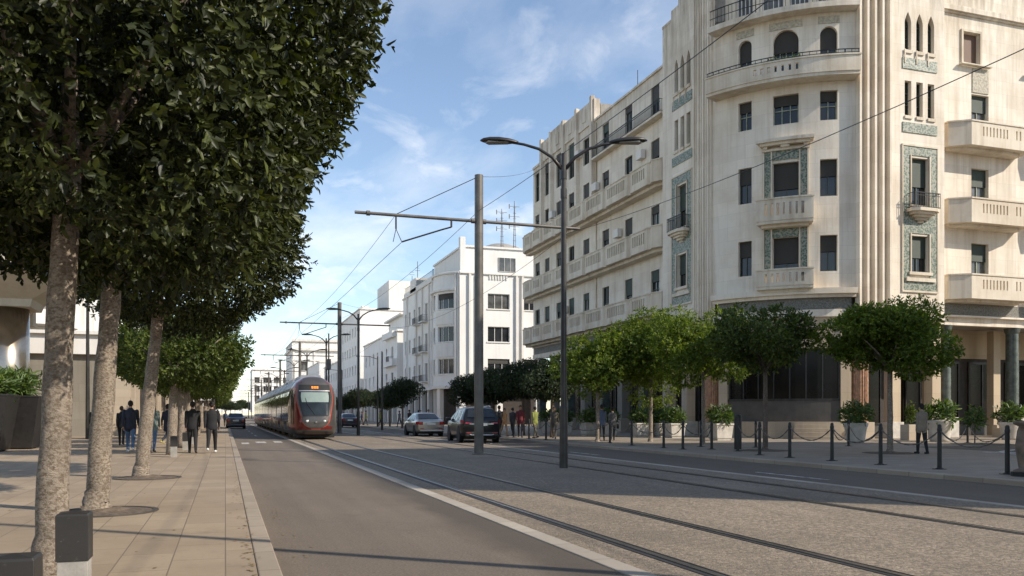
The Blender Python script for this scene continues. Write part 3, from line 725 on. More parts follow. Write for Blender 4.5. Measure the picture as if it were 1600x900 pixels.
# ------------------------------------------------------------------ other buildings
def block(name, label, faces, body, H, wallm, trimm, zg=4.6, parap=.9, arcade=True, glass='glass', frame='frame_white'):
    """faces: list of (path, [(s_center, width, kind)], [(z0, z1)...]); body: plan polygon"""
    cx = sum(p[0] for p in body) / len(body); cy = sum(p[1] for p in body) / len(body)
    b = thing(name, label, 'building', (cx, cy, 0))
    w = MB(); t = MB(); sh = MB(); allw = []
    for path, cols, rows in faces:
        hs = []
        for s, wd, kind in cols:
            for z0, z1 in rows:
                h = (s - wd / 2, s + wd / 2, z0 - (.6 if kind == 'balc' else 0), z1); hs.append(h); allw.append((path, h, kind))
                if kind == 'balc':
                    bm_ = MB(); mbox(bm_, path, s - wd / 2 - .5, s + wd / 2 + .5, z0 - .75, z0 - .6, .003, .9); bo = bm_.build('balcony', trimm, b, False)
                    r_ = MB(); railing(r_, path, s - wd / 2 - .45, s + wd / 2 + .45, z0 - .6, .9, .84, .2, .025, False); r_.build('railing', M['iron'], bo, False)
                else: mbox(t, path, s - wd / 2 - .12, s + wd / 2 + .12, z0 - .12, z0, .003, .12)
        wall(w, path, zg, H, hs, depth=.25)
        mbox(t, path, 0, path.L, H - .35, H - .15, .003, .22); mbox(t, path, 0, path.L, zg - .4, zg, -.2, .3)
        w2 = MB()
        if arcade:
            n = max(2, int(path.L / 4.2)); pit = path.L / n
            for i in range(n + 1):
                s = max(.0, i * pit - .4); mbox(t, path, s, min(path.L, s + .8), 0, zg - .4, -.6, -.004)
            mbox(sh, path, .1, path.L - .1, 0, zg - .4, -1.4, -1.2)
    w.build('wall', wallm, b, False); t.build('trim', trimm, b, False)
    if sh.v: sh.build('shop_front', M['dark_inside'], b, False)
    for path, h, kind in allw:
        window(b, path, h, M[glass] if random.random() < .65 else M['glass_white'], M[frame], .25, 3 if kind == 'wide' else 2, 1, M['shutter_dark'] if random.random() < .4 else None, random.uniform(.2, .6), .07)
    k = MB(); ins = [(cx + (x - cx) * .965, cy + (y - cy) * .965) for x, y in body]
    k.prism(ins, zg - .3, H - parap); k.build('roof', M['roofing'], b, False)
    return b
def extra(b, name, mat, boxes):
    m = MB()
    for q in boxes: m.box(*q)
    return m.build(name, mat, b, False)
rowsB = [(6.7, 8.7), (10.9, 12.9), (15.2, 17.2)]
# second building: rounded bay on the near corner
P1 = Path([(27, 135), (27, 113.2)]); P2 = Path(arc((26.8, 113.0), (28.6, 106.6), 1.2, 14)); P3_ = Path([(28.6, 106.3), (39.5, 106.3)])
b = block('apartment_building', 'white block with rounded corner bay and dark balcony railings, beyond the cream corner block',
    [(P1, [(2, 1.2, 'w'), (5, 1.2, 'w'), (8.5, 1.2, 'w'), (12, 1.4, 'balc'), (16.5, 1.6, 'balc'), (20, 1.2, 'w')], rowsB),
     (P2, [(2.1, 1.0, 'w'), (5.0, 3.0, 'wide')], rowsB), (P3_, [(5.3, 3.0, 'wide'), (9.6, 2.2, 'w')], rowsB)],
    [(27, 135), (27, 113), (26.7, 109), (28.6, 106.5), (39.5, 106.5), (39.5, 135)], 20.0, M['white_wall'], M['white_trim'], 5.2, .5)
t = MB()
for s in (1.2, 2.2, 7.6, 8.4): mbox(t, P3_, s, s + .28, 5.2, 19.6, .003, .3)
for s in (.3, 6.6): mbox(t, P2, s, s + .25, 5.2, 19.6, .003, .25)
for s in (3.5, 10.2, 14.2, 18.6): mbox(t, P1, s, s + .3, 5.2, 19.6, .003, .25)
for z in (8.95, 13.15): mbox(t, P2, 3.3, 6.5, z, z + 1.65, .003, .16)
mbox(t, P2, .3, 6.85, 17.5, 17.75, .003, .35)
for i in range(7): mbox(t, P3_, 4.0 + i * .38, 4.16 + i * .38, 19.0, 19.7, .003, .12)
t.build('pilaster', M['white_trim'], b, False)
ph = MB(); ph.box(29.5, 39.4, 108.0, 124, 19.4, 23.4); ph.box(29.3, 39.6, 107.8, 124.2, 23.4, 23.65); ph.box(29.0, 29.7, 107.4, 108.2, 19.5, 24.6); ph.build('penthouse', M['white_wall'], b, False)
pw = Path([(29.5, 108.0), (39.4, 108.0)]); window(b, pw, (4.9, 7.3, 20.4, 22.3), M['glass_white'], M['frame_white'], -.07, 3, 1)
extra(b, 'parapet', M['white_trim'], [(27.1, 27.5, 113, 135, 19.5, 20.6), (27.1, 30, 126, 130, 20.0, 22.0)])
t = MB(); railing(t, P1, 1, 20, 20.6, .9, -.3, .4, .03, False); t.build('railing', M['iron'], b, False)
dm = MB(); dm.lathe([(3.6, 0), (3.5, .7), (2.8, 1.5), (1.4, 2.0), (.01, 2.2)], (37.2, 116, 23.6), 24); dm.build('roof_dome', M['roofing'], b, False, smooth=True)
for k, (x, h) in enumerate(((35.2, 5.6), (37.0, 6.8))):
    c = MB(); y = 109.5
    for q in ((0, 0), (.35, 0), (.17, .3)): c.tube([(x + q[0], y + q[1], 23.6), (x + .17, y + .1, 23.6 + h)], .035, 5)
    for i in range(8):
        z = 24.2 + h * .11 * i; c.box(x - .05, x + .4, y + .0, y + .04, z, z + .05)
    for i in range(3): z = 24.5 + h * (.35 + .2 * i); c.box(x - .6, x + .9, y + .05, y + .09, z, z + .05); c.box(x - .62, x - .52, y, y + .1, z - .3, z + .3)
    c.build('antenna', M['pole_metal'], b, False)
c = MB(); 
for y in (127, 131): c.tube([(27.6, y, 20.2), (27.6, y, 24.6 - (y - 127) * .4)], .05, 5); c.box(27.2, 28.0, y, y + .04, 23.2, 23.25); c.box(27.3, 27.9, y, y + .04, 23.6, 23.65)
c.build('antenna', M['pole_metal'], b, False)
# third: lower house with roof terrace
P1 = Path([(27, 176), (27, 140)]); P2 = Path([(27, 140), (39, 140)])
b = block('apartment_house', 'low pale block with projecting bay and roof terrace, left of the rounded white block',
    [(P1, [(3 + 4.6 * i, 1.4, 'w') for i in range(6)] + [(31.5, 1.8, 'balc')], [(6.6, 8.6), (11, 13)]), (P2, [(3.2, 2.6, 'wide'), (8.5, 2.4, 'wide')], [(6.2, 8.2), (10.6, 12.9)])],
    [(27, 140), (39, 140), (39, 176), (27, 176)], 15.6, M['white_wall'], M['white_trim'], 5.0, .4)
extra(b, 'terrace_room', M['white_wall'], [(28.5, 38, 142, 156, 15.0, 18.2)]); extra(b, 'terrace_roof', M['white_trim'], [(27.8, 38.6, 141.2, 157, 18.2, 18.5)])
extra(b, 'terrace_window', M['glass'], [(29, 37, 141.94, 142.0, 16.2, 17.8)])
extra(b, 'bay', M['white_wall'], [(26.2, 26.99, 140.5, 150, 9.6, 10.8), (26.2, 26.99, 140.5, 150, 14.4, 15.4)])
# fourth: tall white block
P1 = Path([(27, 212), (27, 181)]); P2 = Path([(27, 181), (41, 181)])
b = block('tower_block', 'tallest white block far down the right side with a stepped blank tower',
    [(P1, [(3 + 4.2 * i, 1.5, 'w') for i in range(7)], [(6 + 4.2 * k, 8 + 4.2 * k) for k in range(4)]), (P2, [], [])],
    [(27, 181), (41, 181), (41, 212), (27, 212)], 24.0, M['white_wall'], M['white_trim'], 5.0, .4)
extra(b, 'stair_tower', M['white_wall'], [(33.2, 41, 181.5, 196, 23.4, 30.2), (27.6, 29, 182, 200, 23.4, 24.6)])
# fifth: cornice block facing down the street, behind the tram
P1 = Path([(21.6, 330), (21.6, 300)]); P2 = Path([(21.6, 300), (46, 300)])
b = block('corniced_building', 'broad white block with heavy cornice rising behind the tram roof',
    [(P1, [(6, 2, 'w'), (14, 2, 'w'), (22, 2, 'w')], [(7, 10), (13, 16), (18.5, 21)]), (P2, [(14.5, 3.4, 'w'), (20.8, 2.4, 'w'), (4, 2.2, 'w')], [(6.5, 9.5), (16.4, 19.6)])],
    [(21.6, 300), (46, 300), (46, 330), (21.6, 330)], 26.5, M['white_wall'], M['white_trim'], 5.0, .5)
extra(b, 'cornice', M['white_trim'], [(21.0, 46, 299.2, 300, 23.4, 24.2), (21.0, 21.6, 299.2, 330, 23.4, 24.2), (21.6, 46, 299.5, 299.98, 26.5, 27.3)])
t = MB()
for s in (.2, 7.2, 18.2, 23.8): mbox(t, P2, s, s + .6, 5, 23.3, .003, .3)
mbox(t, P2, 0, 24.4, 19.9, 20.3, .003, .35); t.build('pilaster', M['white_trim'], b, False)
# sixth: far flats with loggias
P1 = Path([(12, 450), (12, 420)]); P2 = Path([(12, 420), (36, 420)])
b = block('balcony_flats', 'far cream flats with rows of dark loggias at the end of the street',
    [(P1, [(6, 3, 'w'), (14, 3, 'w'), (22, 3, 'w')], [(3.5 + 4.3 * k, 6.2 + 4.3 * k) for k in range(4)]), (P2, [(2.2, 2.4, 'w'), (6.8, 3.6, 'wide'), (11.4, 3.2, 'wide'), (15.6, 3.2, 'wide'), (20, 3, 'wide')], [(3.5 + 4.3 * k, 6.2 + 4.3 * k) for k in range(4)])],
    [(12, 420), (36, 420), (36, 450), (12, 450)], 23.0, M['white_wall'], M['white_trim'], 3.0, .5, False)
for x, y0, y1, h, nm, lab in ((27, 216, 250, 15, 'apartment_house', 'plain low white block beyond the tallest white block, mostly hidden by the tram'), (26, 254, 292, 17, 'apartment_house', 'plain pale block just before the corniced block, mostly hidden by the tram')):
    P1 = Path([(x, y1), (x, y0)]); P2 = Path([(x, y0), (x + 12, y0)])
    block(nm, lab, [(P1, [(3 + 5 * i, 1.5, 'w') for i in range(6)], [(6, 8), (10.2, 12.2)]), (P2, [(4, 1.6, 'w'), (8, 1.6, 'w')], [(6, 8), (10.2, 12.2)])], [(x, y0), (x + 12, y0), (x + 12, y1), (x, y1)], h, M['white_wall'], M['white_trim'], 4.6, .4)
# low building closing the street
P2 = Path([(-12, 640), (26, 640)])
block('low_building', 'low pale building closing the far end of the street behind small trees', [(P2, [(4 + 5 * i, 2, 'w') for i in range(7)], [(6.5, 9)])], [(-12, 640), (26, 640), (26, 660), (-12, 660)], 11.5, M['white_wall'], M['white_trim'], 4, .4, False)

# ------------------------------------------------------------------ left side
# grey clad base with white storeys above, receding along the pavement
b = thing('shopping_arcade', 'long low building with grey stone base, white rounded storey above and deep stone fins', 'building', (-12, 80, 0))
FF = Path([(-34, 58), (-6.9, 58)]); FS = Path([(-6.9, 58), (-6.9, 118)])
w = MB(); wall(w, FF, 0, 5.1, [(9.5, 11, .1, 3.6), (14.6, 16, .1, 3.4)], depth=.5); w.build('stone_base', M['grey_marble'], b, False)
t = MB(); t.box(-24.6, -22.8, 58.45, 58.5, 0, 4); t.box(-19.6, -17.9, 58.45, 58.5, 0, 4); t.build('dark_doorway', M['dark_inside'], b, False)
w = MB(); wall(w, FS, 0, 5.1, []); w.build('back_wall', M['grey_marble'], b, False)
t = MB()
for i in range(20): mbox(t, FS, .2 + i * 3.0, .75 + i * 3.0, 0, 4.95, .003, 1.25)
t.build('stone_fin', M['plinth'], b, False)
t = MB(); mbox(t, FF, 0, FF.L + 1.35, 5.1, 6.3, -.4, .35); mbox(t, FS, 0, 60, 5.1, 6.3, -.4, 1.5); mbox(t, FF, 0, FF.L + 1.5, 6.3, 6.5, -.4, .6); mbox(t, FS, 0, 60, 6.3, 6.5, -.4, 1.8)
t.build('fascia', M['white_trim'], b, False)
UP = Path([(-34, 60), (-14, 60)] + arc((-14, 60), (-9.8, 64), 1.1, 10)[1:] + [(-9.8, 118)])
hU = [(s, s + 1.4, 7.6, 9.8) for s in (4, 8.5, 13, 17.2)] + [(30 + 5 * i, 31.6 + 5 * i, 7.6, 9.8) for i in range(9)]
w = MB(); wall(w, UP, 6.4, 13.5, hU); w.build('wall', M['white_wall'], b, False)
for h in hU: window(b, UP, h, M['glass'], M['frame_white'], .25, 2, 1)
t = MB()
cv = [(-15.6, 60.0), (-16.4, 58.2), (-13.2, 57.4), (-10.5, 58.6), (-9.0, 61.5), (-9.8, 64)]
t.prism([(-15.6, 61)] + cv[1:], 8.9, 9.15); t.prism([(-15.3, 61)] + [(x * .985 - .2, y + .3) for x, y in cv[1:]], 7.0, 7.9); mbox(t, UP, 0, UP.L, 13.5, 13.9, -.5, .5); t.build('curved_balcony', M['white_trim'], b, False)
t = MB(); t.prism([(-33.5, 58.7), (-7.6, 58.7), (-7.6, 117), (-33.5, 117)], 5.2, 6.2); t.prism([(-33.5, 60.6), (-14, 60.6), (-10.4, 64.4), (-10.4, 117), (-33.5, 117)], 6.5, 13.2); t.build('roof', M['roofing'], b, False)
# pavilion with a faceted concrete canopy on a metal-clad column
b = thing('canopy_pavilion', 'concrete pavilion with a flared canopy on one thick metal-clad column', 'pavilion', (-12.5, 42, 0))
c = MB(); c.lathe([(.95, 0.08), (.95, 5.9)], (-8.9, 41.2, 0), 32); c.build('column', M['steel_column'], b, False, smooth=True)
c = MB()
def sq(x, y, r, z): return [(x - r, y - r, z), (x + r, y - r, z), (x + r, y + r, z), (x - r, y + r, z)]
c.rings([sq(-8.9, 41.2, 1.2, 5.9), sq(-8.9, 41.2, 1.3, 6.2), sq(-8.9, 41.2, 3.6, 7.2), sq(-8.9, 41.2, 3.7, 8.1)])
c.rings([sq(-14.3, 44.5, 1.2, 6.1), sq(-14.3, 44.5, 5.0, 7.9), sq(-14.3, 44.5, 5.1, 9.2)])
c.box(-30, -8.2, 43.2, 43.9, 5.4, 6.1); c.build('canopy', M['concrete'], b, False)
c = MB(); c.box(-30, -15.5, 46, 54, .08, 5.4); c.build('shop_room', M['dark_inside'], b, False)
# buildings further down the left side
for i, (y0, y1, x, h, lab) in enumerate(((121, 150, -8.0, 13, 'white block after the finned stone arcade on the left'), (153, 190, -7.5, 17, 'pale block third along the left pavement'), (194, 240, -8.5, 14, 'pale block fourth along the left pavement'), (244, 300, -8, 18, 'pale block fifth along the left pavement'), (305, 380, -8, 15, 'pale block last along the left pavement'))):
    P1 = Path([(x - 14, y0), (x, y0)]); P2 = Path([(x, y0), (x, y1)])
    bb = block('street_block', lab, [(P1, [(5, 1.6, 'w'), (10, 1.6, 'w')], [(6.2, 8.2), (10, 12)]), (P2, [(3 + 5.2 * k, 1.5, 'w') for k in range(int((y1 - y0) / 5.2))], [(6.2, 8.2), (10, 12)])], [(x - 14, y0), (x, y0), (x, y1), (x - 14, y1)], h, M['white_wall'], M['white_trim'], 4.6, .4)
    if i < 3:
        a = MB(); 
        a.rings([[(x, y0 + 1, 4.0), (x, y0 + 1, 4.1), (x + 2.4, y0 + 1, 3.1), (x + 2.4, y0 + 1, 3.0)], [(x, y1 - 1, 4.0), (x, y1 - 1, 4.1), (x + 2.4, y1 - 1, 3.1), (x + 2.4, y1 - 1, 3.0)]]); a.build('awning', M['tan_pier'] if i % 2 else M['white_trim'], bb, False)
# the block across the side street: it stands beyond the right edge of the frame and shades the tram bed
P1 = Path([(27.5, 14.5), (27.5, -4)]); P2 = Path([(27.5, -4), (50, -4)]); P3b = Path([(50, 14.5), (27.5, 14.5)])
rw = [(6.5, 8.6), (10.6, 12.7), (14.7, 16.8)]
block('corner_block', 'plain cream block across the side street whose shadow falls on the tram tracks', [(P1, [(3 + 4.5 * i, 1.4, 'w') for i in range(4)], rw), (P2, [(4 + 5 * i, 1.4, 'w') for i in range(4)], rw), (P3b, [(4 + 5 * i, 1.4, 'w') for i in range(4)], rw)], [(27.5, 14.5), (27.5, -4), (50, -4), (50, 14.5)], 22.0, M['stone'], M['trim'], 5.0, .5)
# ------------------------------------------------------------------ trees
def leaves(rng, P, D, L, W, per, slen):
    """sprigs: per leaves along a twig of length slen at P in direction D -> (verts, faces)"""
    n = len(P)
    P = np.repeat(P, per, 0); Dd = np.repeat(D, per, 0); m = len(P)
    t = rng.random(m)[:, None]
    rnd = rng.normal(size=(m, 3)); rad = rnd - (rnd * Dd).sum(1, keepdims=True) * Dd; rad /= np.linalg.norm(rad, axis=1, keepdims=True) + 1e-9
    ld = Dd * (.35 + .6 * t) + rad * .8 + np.array([0, 0, -.12]); ld /= np.linalg.norm(ld, axis=1, keepdims=True)
    side = np.cross(ld, Dd + rng.normal(size=(m, 3)) * .35); side /= np.linalg.norm(side, axis=1, keepdims=True) + 1e-9
    nrm = np.cross(side, ld)
    s = (L * (.5 + .85 * rng.random(m)))[:, None]; w = s * W / 2
    base = P + Dd * (t * slen)
    v0 = base; v1 = base + ld * s * .42 + side * w + nrm * w * .35; v2 = base + ld * s * .8 + side * w * .62 + nrm * w * .15 
    v3 = base + ld * s - nrm * s * .06; v4 = base + ld * s * .8 - side * w * .62 + nrm * w * .15; v5 = base + ld * s * .42 - side * w + nrm * w * .35
    V = np.stack([v0, v1, v2, v3, v4, v5], 1).reshape(-1, 3)
    o = (np.arange(m) * 6)[:, None]
    F = np.concatenate([o + np.array([[0, 1, 2, 3]]), o + np.array([[0, 3, 4, 5]])], 1).reshape(-1, 4)
    return V, F
def npmesh(name, V, F, mat, parent):
    me = bpy.data.meshes.new(name); nf = len(F)
    me.vertices.add(len(V)); me.vertices.foreach_set('co', V.astype(np.float32).ravel())
    me.loops.add(nf * 4); me.loops.foreach_set('vertex_index', F.astype(np.int32).ravel())
    me.polygons.add(nf); me.polygons.foreach_set('loop_start', np.arange(nf, dtype=np.int32) * 4)
    me.materials.append(mat); me.update(calc_edges=True); me.validate()
    o = bpy.data.objects.new(name, me); COL.objects.link(o); o.parent = parent; return o
def crown(seed, ctr, half, nsp, per, L, W, mat, parent, e=2.8, lump=.12, inner=.3, slen=.22, gap=.25, holes=2.2, wild=0):
    rng = np.random.default_rng(seed); ctr = np.array(ctr); half = np.array(half)
    n = nsp * 2
    d = rng.normal(size=(n, 3)) * half; d /= np.linalg.norm(d, axis=1, keepdims=True)
    r = (np.abs(d / half) ** e).sum(1) ** (-1 / e)
    ph = rng.random((5, 3)) * 6.28; fr = rng.normal(size=(5, 3)) * 2.6
    lm = sum(np.sin(d @ fr[i] * 1.6 + ph[i, 0]) for i in range(5)) / 5
    sh = rng.random(n) > inner
    u = np.where(sh, 1 - np.abs(rng.normal(size=n)) * .10, rng.random(n) ** .45 * .93)
    p = d * (r * (1 + lump * lm * 2) * u)[:, None]
    q = p * holes
    g = np.sin(q[:, 0] * 1.3 + ph[0, 0]) * np.sin(q[:, 1] * 1.5 + ph[1, 1]) + np.sin(q[:, 2] * 2.1 + ph[2, 2]) * np.sin(q[:, 0] * 2.3 + ph[3, 1]) 
    keep = g > np.quantile(g, gap) - rng.random(n) * .35
    p = p[keep][:nsp]; d = d[keep][:nsp]
    nr = np.sign(p) * np.abs(p / half) ** (e - 1) / half; nr /= np.linalg.norm(nr, axis=1, keepdims=True) + 1e-9
    D = nr * .75 + d * .3 + rng.normal(size=p.shape) * .45 + np.array([0, 0, .15]); D /= np.linalg.norm(D, axis=1, keepdims=True)
    V, F = leaves(rng, p + ctr, D, L, W, per, slen)
    if wild:
        j = rng.choice(len(p), wild); q = p[j] * 1.01; Dw = nr[j] * .8 + rng.normal(size=q.shape) * .35 + np.array([0, 0, .25]); Dw /= np.linalg.norm(Dw, axis=1, keepdims=True)
        V2, F2 = leaves(rng, q + ctr, Dw, L * 1.05, W, 11, slen * 1.6); F = np.concatenate([F, F2 + len(V)]); V = np.concatenate([V, V2])
    return npmesh('crown', V, F, mat, parent)
def crown2(seed, ctr, half, nl, nsp, per, L, W, mat, parent, slen=.2, lr=.46):
    """irregular crown: leaf sprigs on the shells of many overlapping lobes"""
    rng = np.random.default_rng(seed); ctr = np.array(ctr); half = np.array(half)
    d = rng.normal(size=(nl, 3)); d /= np.linalg.norm(d, axis=1, keepdims=True)
    lc = d * half * (1 - lr) * (.5 + .95 * rng.random(nl))[:, None]; rad = lr * (.7 + .6 * rng.random(nl))
    k = rng.integers(0, nl, nsp); dd = rng.normal(size=(nsp, 3)); dd /= np.linalg.norm(dd, axis=1, keepdims=True)
    u = np.where(rng.random(nsp) < .75, 1 - np.abs(rng.normal(size=nsp)) * .14, rng.random(nsp) ** .5)
    p = lc[k] + dd * half * (rad[k] * u)[:, None]
    D = dd * .8 + p / half * .5 + rng.normal(size=p.shape) * .4 + np.array([0, 0, .25]); D /= np.linalg.norm(D, axis=1, keepdims=True)
    V, F = leaves(rng, p + ctr, D, L, W, per, slen)
    return npmesh('crown', V, F, mat, parent)
def trunk(path, radii, mat, parent, limbs=(), k=14, rough=.05, seed=1):
    rnd = random.Random(seed); mb = MB()
    P = []; Rr = []
    for a, b, ra, rb in zip(path, path[1:], radii, radii[1:]):
        for i in range(6): t = i / 6; P.append(Vector(a).lerp(Vector(b), t) + Vector((rnd.uniform(-1, 1), rnd.uniform(-1, 1), 0)) * ra * .06); Rr.append((ra + (rb - ra) * t) * (1 + rnd.uniform(-rough, rough)))
    P.append(Vector(path[-1])); Rr.append(radii[-1]); mb.tube(P, Rr, k)
    for pts, ra, rb in limbs:
        n = len(pts); mb.tube(pts, [ra + (rb - ra) * i / (n - 1) for i in range(n)], 7)
    return mb.build('trunk', mat, parent, smooth=True)
def limbset(top, ctr, half, n, r, seed):
    rnd = random.Random(seed); out = []
    for i in range(n):
        a = 2 * math.pi * (i + rnd.uniform(-.3, .3)) / n
        e = Vector(ctr) + Vector((math.cos(a) * half[0] * .75, math.sin(a) * half[1] * .75, rnd.uniform(-.3, .6) * half[2]))
        m = Vector(top).lerp(e, .5) + Vector((rnd.uniform(-.2, .2), rnd.uniform(-.2, .2), half[2] * .1))
        out.append(([top, m, e], r, r * .25))
    return out
PIT = {}
def pit(x, y, z, label, r=.75):
    """round soil pit with a rim let into the paving"""
    t = thing('tree_pit', label, 'tree pit', (x, y, z), 'round tree pits in the pavement')
    if r not in PIT:
        a = MB(); a.lathe([(r, .006), (r * .8, .016), (r * .5, .03), (.2, .06), (.01, .07)], (0, 0, 0), 28, cap=False); b = MB(); b.lathe([(r, .003), (r, .014), (r + .07, .014), (r + .07, .003)], (0, 0, 0), 28, cap=False)
        PIT[r] = (a.build('soil', M['soil'], t), b.build('rim', M['steel_ring'], t))
    else:
        for q in PIT[r]: c = q.copy(); COL.objects.link(c); c.parent = t
TL_LAB = ['large clipped dark tree with the nearest pale trunk, black box bollards at its foot', 'clipped dark tree second along the left pavement, trunk rising from a round pit', 'clipped dark tree third along the left pavement with a slender pale trunk',
          'lower rounded green tree fourth along the left pavement, black box bollard beside its trunk']
# near row on the left (x, y, lean top, trunk radius, crown centre, half size, sprigs, leaf length)
near = [
    (-1.75, 2.6, (.0, .2), .13, (-2.0, 2.4, 5.25), (2.3, 2.1, 1.6), 2600, .11, 'clipped dark tree overhead, leaves hanging into the top before the nearest trunk'),
    (-1.40, 8.0, (.13, .1), .117, (-1.62, 8.4, 5.1), (2.72, 2.4, 2.22), 17500, .088, TL_LAB[0]),
    (-1.66, 12.75, (.18, .25), .138, (-1.75, 13.0, 5.3), (2.55, 2.6, 1.95), 11500, .095, TL_LAB[1]),
    (-1.66, 19.3, (.30, .2), .135, (-.9, 19.5, 5.3), (2.25, 3.0, 1.95), 8500, .105, TL_LAB[2]),
]
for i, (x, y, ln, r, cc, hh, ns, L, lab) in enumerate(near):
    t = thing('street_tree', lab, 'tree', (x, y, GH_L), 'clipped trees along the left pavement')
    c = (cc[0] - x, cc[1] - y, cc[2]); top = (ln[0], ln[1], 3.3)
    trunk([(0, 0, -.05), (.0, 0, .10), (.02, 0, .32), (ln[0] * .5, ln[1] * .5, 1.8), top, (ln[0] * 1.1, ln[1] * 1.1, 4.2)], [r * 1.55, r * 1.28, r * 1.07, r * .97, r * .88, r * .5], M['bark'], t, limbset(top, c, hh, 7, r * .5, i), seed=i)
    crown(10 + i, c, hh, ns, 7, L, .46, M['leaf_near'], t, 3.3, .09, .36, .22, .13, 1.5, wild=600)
    if i > 1: pit(x + .12, y, GH_L, ('round soil pit around the second pale trunk', 'round soil pit around the slender third trunk')[i - 2], .6)
# lower, further trees of the left row
proto = None
ys = (30.3, 36.5, 43, 49.5, 57, 66, 76, 88, 102, 118, 136, 156, 180)
NTH = ['first', 'second', 'third', 'fourth', 'fifth', 'sixth', 'seventh', 'eighth', 'ninth', 'tenth', 'eleventh', 'twelfth', 'thirteenth', 'fourteenth', 'fifteenth', 'sixteenth', 'seventeenth', 'eighteenth', 'nineteenth', 'twentieth']
for i, y in enumerate(ys):
    lab = TL_LAB[3] if i == 0 else '%s tree along the left pavement, a rounded green crown partly behind the lower rounded one' % NTH[i + 3]
    if i == 0:
        proto = thing('street_tree', lab, 'tree', (-1.7, y, GH_L), 'clipped trees along the left pavement')
        c = (.22, .1, 3.42); hh = (1.9, 1.9, 1.05)
        trunk([(0, 0, -.05), (.05, 0, 1.2), (.1, .05, 2.6)], [.17, .15, .12], M['bark'], proto, limbset((.1, .05, 2.3), c, hh, 6, .07, 40), seed=41)
        crown(50, c, hh, 3600, 6, .12, .45, M['leaf_mid'], proto, 2.8, .12, .32, .22, .1, 2.0, wild=150)
    elif i < 5: dup(proto, (-1.72 + .05 * (i % 3), y, GH_L), lab, R(67 * i), (1, 1, 1.0 + .05 * (i % 3)))
    else: dup(proto, (-1.9, y, GH_L), lab, R(97 * i), (1.25, 1.25, 1.35 + .1 * (i % 2)))
# right hand trees: (u, v of the base, crown centre du, half sizes, centre z, sprigs, leaf, mat)
rt = [((1390, 708), (-.2, 0, 3.8), (2.35, 2.1, 1.25), 4200, 'leaf_right', 'bright green flat topped tree beside the woman on the far pavement', .1),
      ((1195, 704), (-.1, 0, 3.9), (1.75, 1.7, 1.38), 2200, 'leaf_mid', 'darker upright tree right of centre in front of the curved shop front', .09),  # shade on this tree is put into its darker leaf colour
      ((1098, 695), (.0, 0, 4.15), (2.15, 1.9, 1.55), 3200, 'leaf_right', 'bright green tree between the biggest bright crown and the darker upright tree', .09),
      ((1016, 690), (-.1, 0, 4.55), (2.75, 2.3, 2.1), 5000, 'leaf_right', 'biggest bright green tree, against the stepped balcony wing', .1),
      ((933, 690), (-.1, 0, 3.75), (2.1, 1.9, 1.6), 3000, 'leaf_right', 'low bright green tree just right of the tall dark lamp post', .09)]
for i, ((u, v), c, hh, ns, mt, lab, tr) in enumerate(rt):
    p = G(u, v, GH_R); t = thing('street_tree', lab, 'tree', p, 'trees along the far pavement')
    top = (.02, 0, c[2] - hh[2] * .75)
    trunk([(0, 0, -.03), (.02, .0, .15), (.04, .02, 1.2), top], [tr * 1.5, tr * 1.05, tr * .95, tr * .8], M['bark'] if mt == 'leaf_right' else M['bark_dark'], t, limbset(top, c, tuple(q * .62 for q in hh), 7, tr * .5, 60 + i), 10, seed=i + 60)
    crown2(70 + i, c, hh, 13 + i, ns, 8, .13, .42, M[mt], t, .24, .37)
    if i < 2: pit(p[0], p[1], GH_R, ('round soil pit under the flat topped tree beside the woman', 'round soil pit under the darker upright tree')[i], .8)
p0 = None
far_r = [(17.7, 45.5), (17.9, 51.0), (17.7, 56.8), (17.9, 61.5), (16.1, 81), (17.5, 95), (17.8, 103), (17.4, 114), (17.7, 127), (17.5, 142), (17.6, 160), (17.5, 180), (17.5, 205), (17.4, 235), (17.4, 270)]
for i, (x, y) in enumerate(far_r):
    lab = 'dark clipped tree, %s of the row beyond the bright trees on the far pavement' % NTH[i]
    if i == 0:
        p0 = thing('street_tree', lab, 'tree', (x, y, GH_R), 'dark clipped trees far along the far pavement'); c = (0, 0, 3.15); hh = (1.75, 2.3, 1.1)
        trunk([(0, 0, -.03), (.04, .02, 1.2), (.05, .02, 2.4)], [.12, .1, .08], M['bark_dark'], p0, limbset((.05, .02, 2.2), c, hh, 6, .05, 90), 8, seed=91)
        crown2(95, c, (1.85, 2.3, 1.2), 22, 3000, 7, .14, .45, M['leaf_far'], p0)
    else: dup(p0, (x, y, GH_R), lab, R(83 * i), (1, 1, 1 + .06 * ((i * 5) % 3 - 1)))
# small trees closing the street
for i, (x, y, s) in enumerate(((-6, 560, 2.2), (.5, 600, 2.4), (6, 580, 2.0), (11, 610, 2.6), (16, 570, 2.1), (-1.5, 430, 1.9), (2.0, 380, 1.5))):
    dup(p0, (x, y, 0), '%s of the distant trees closing the end of the street, left to right' % ('first second third fourth fifth sixth seventh'.split()[i]) if i < 5 else ('distant round tree in the middle of the street end', 'nearest of the distant trees at the street end')[i - 5], R(50 * i), s)['group'] = 'distant trees at the end of the street'

# ------------------------------------------------------------------ street furniture
def flat(o): return o
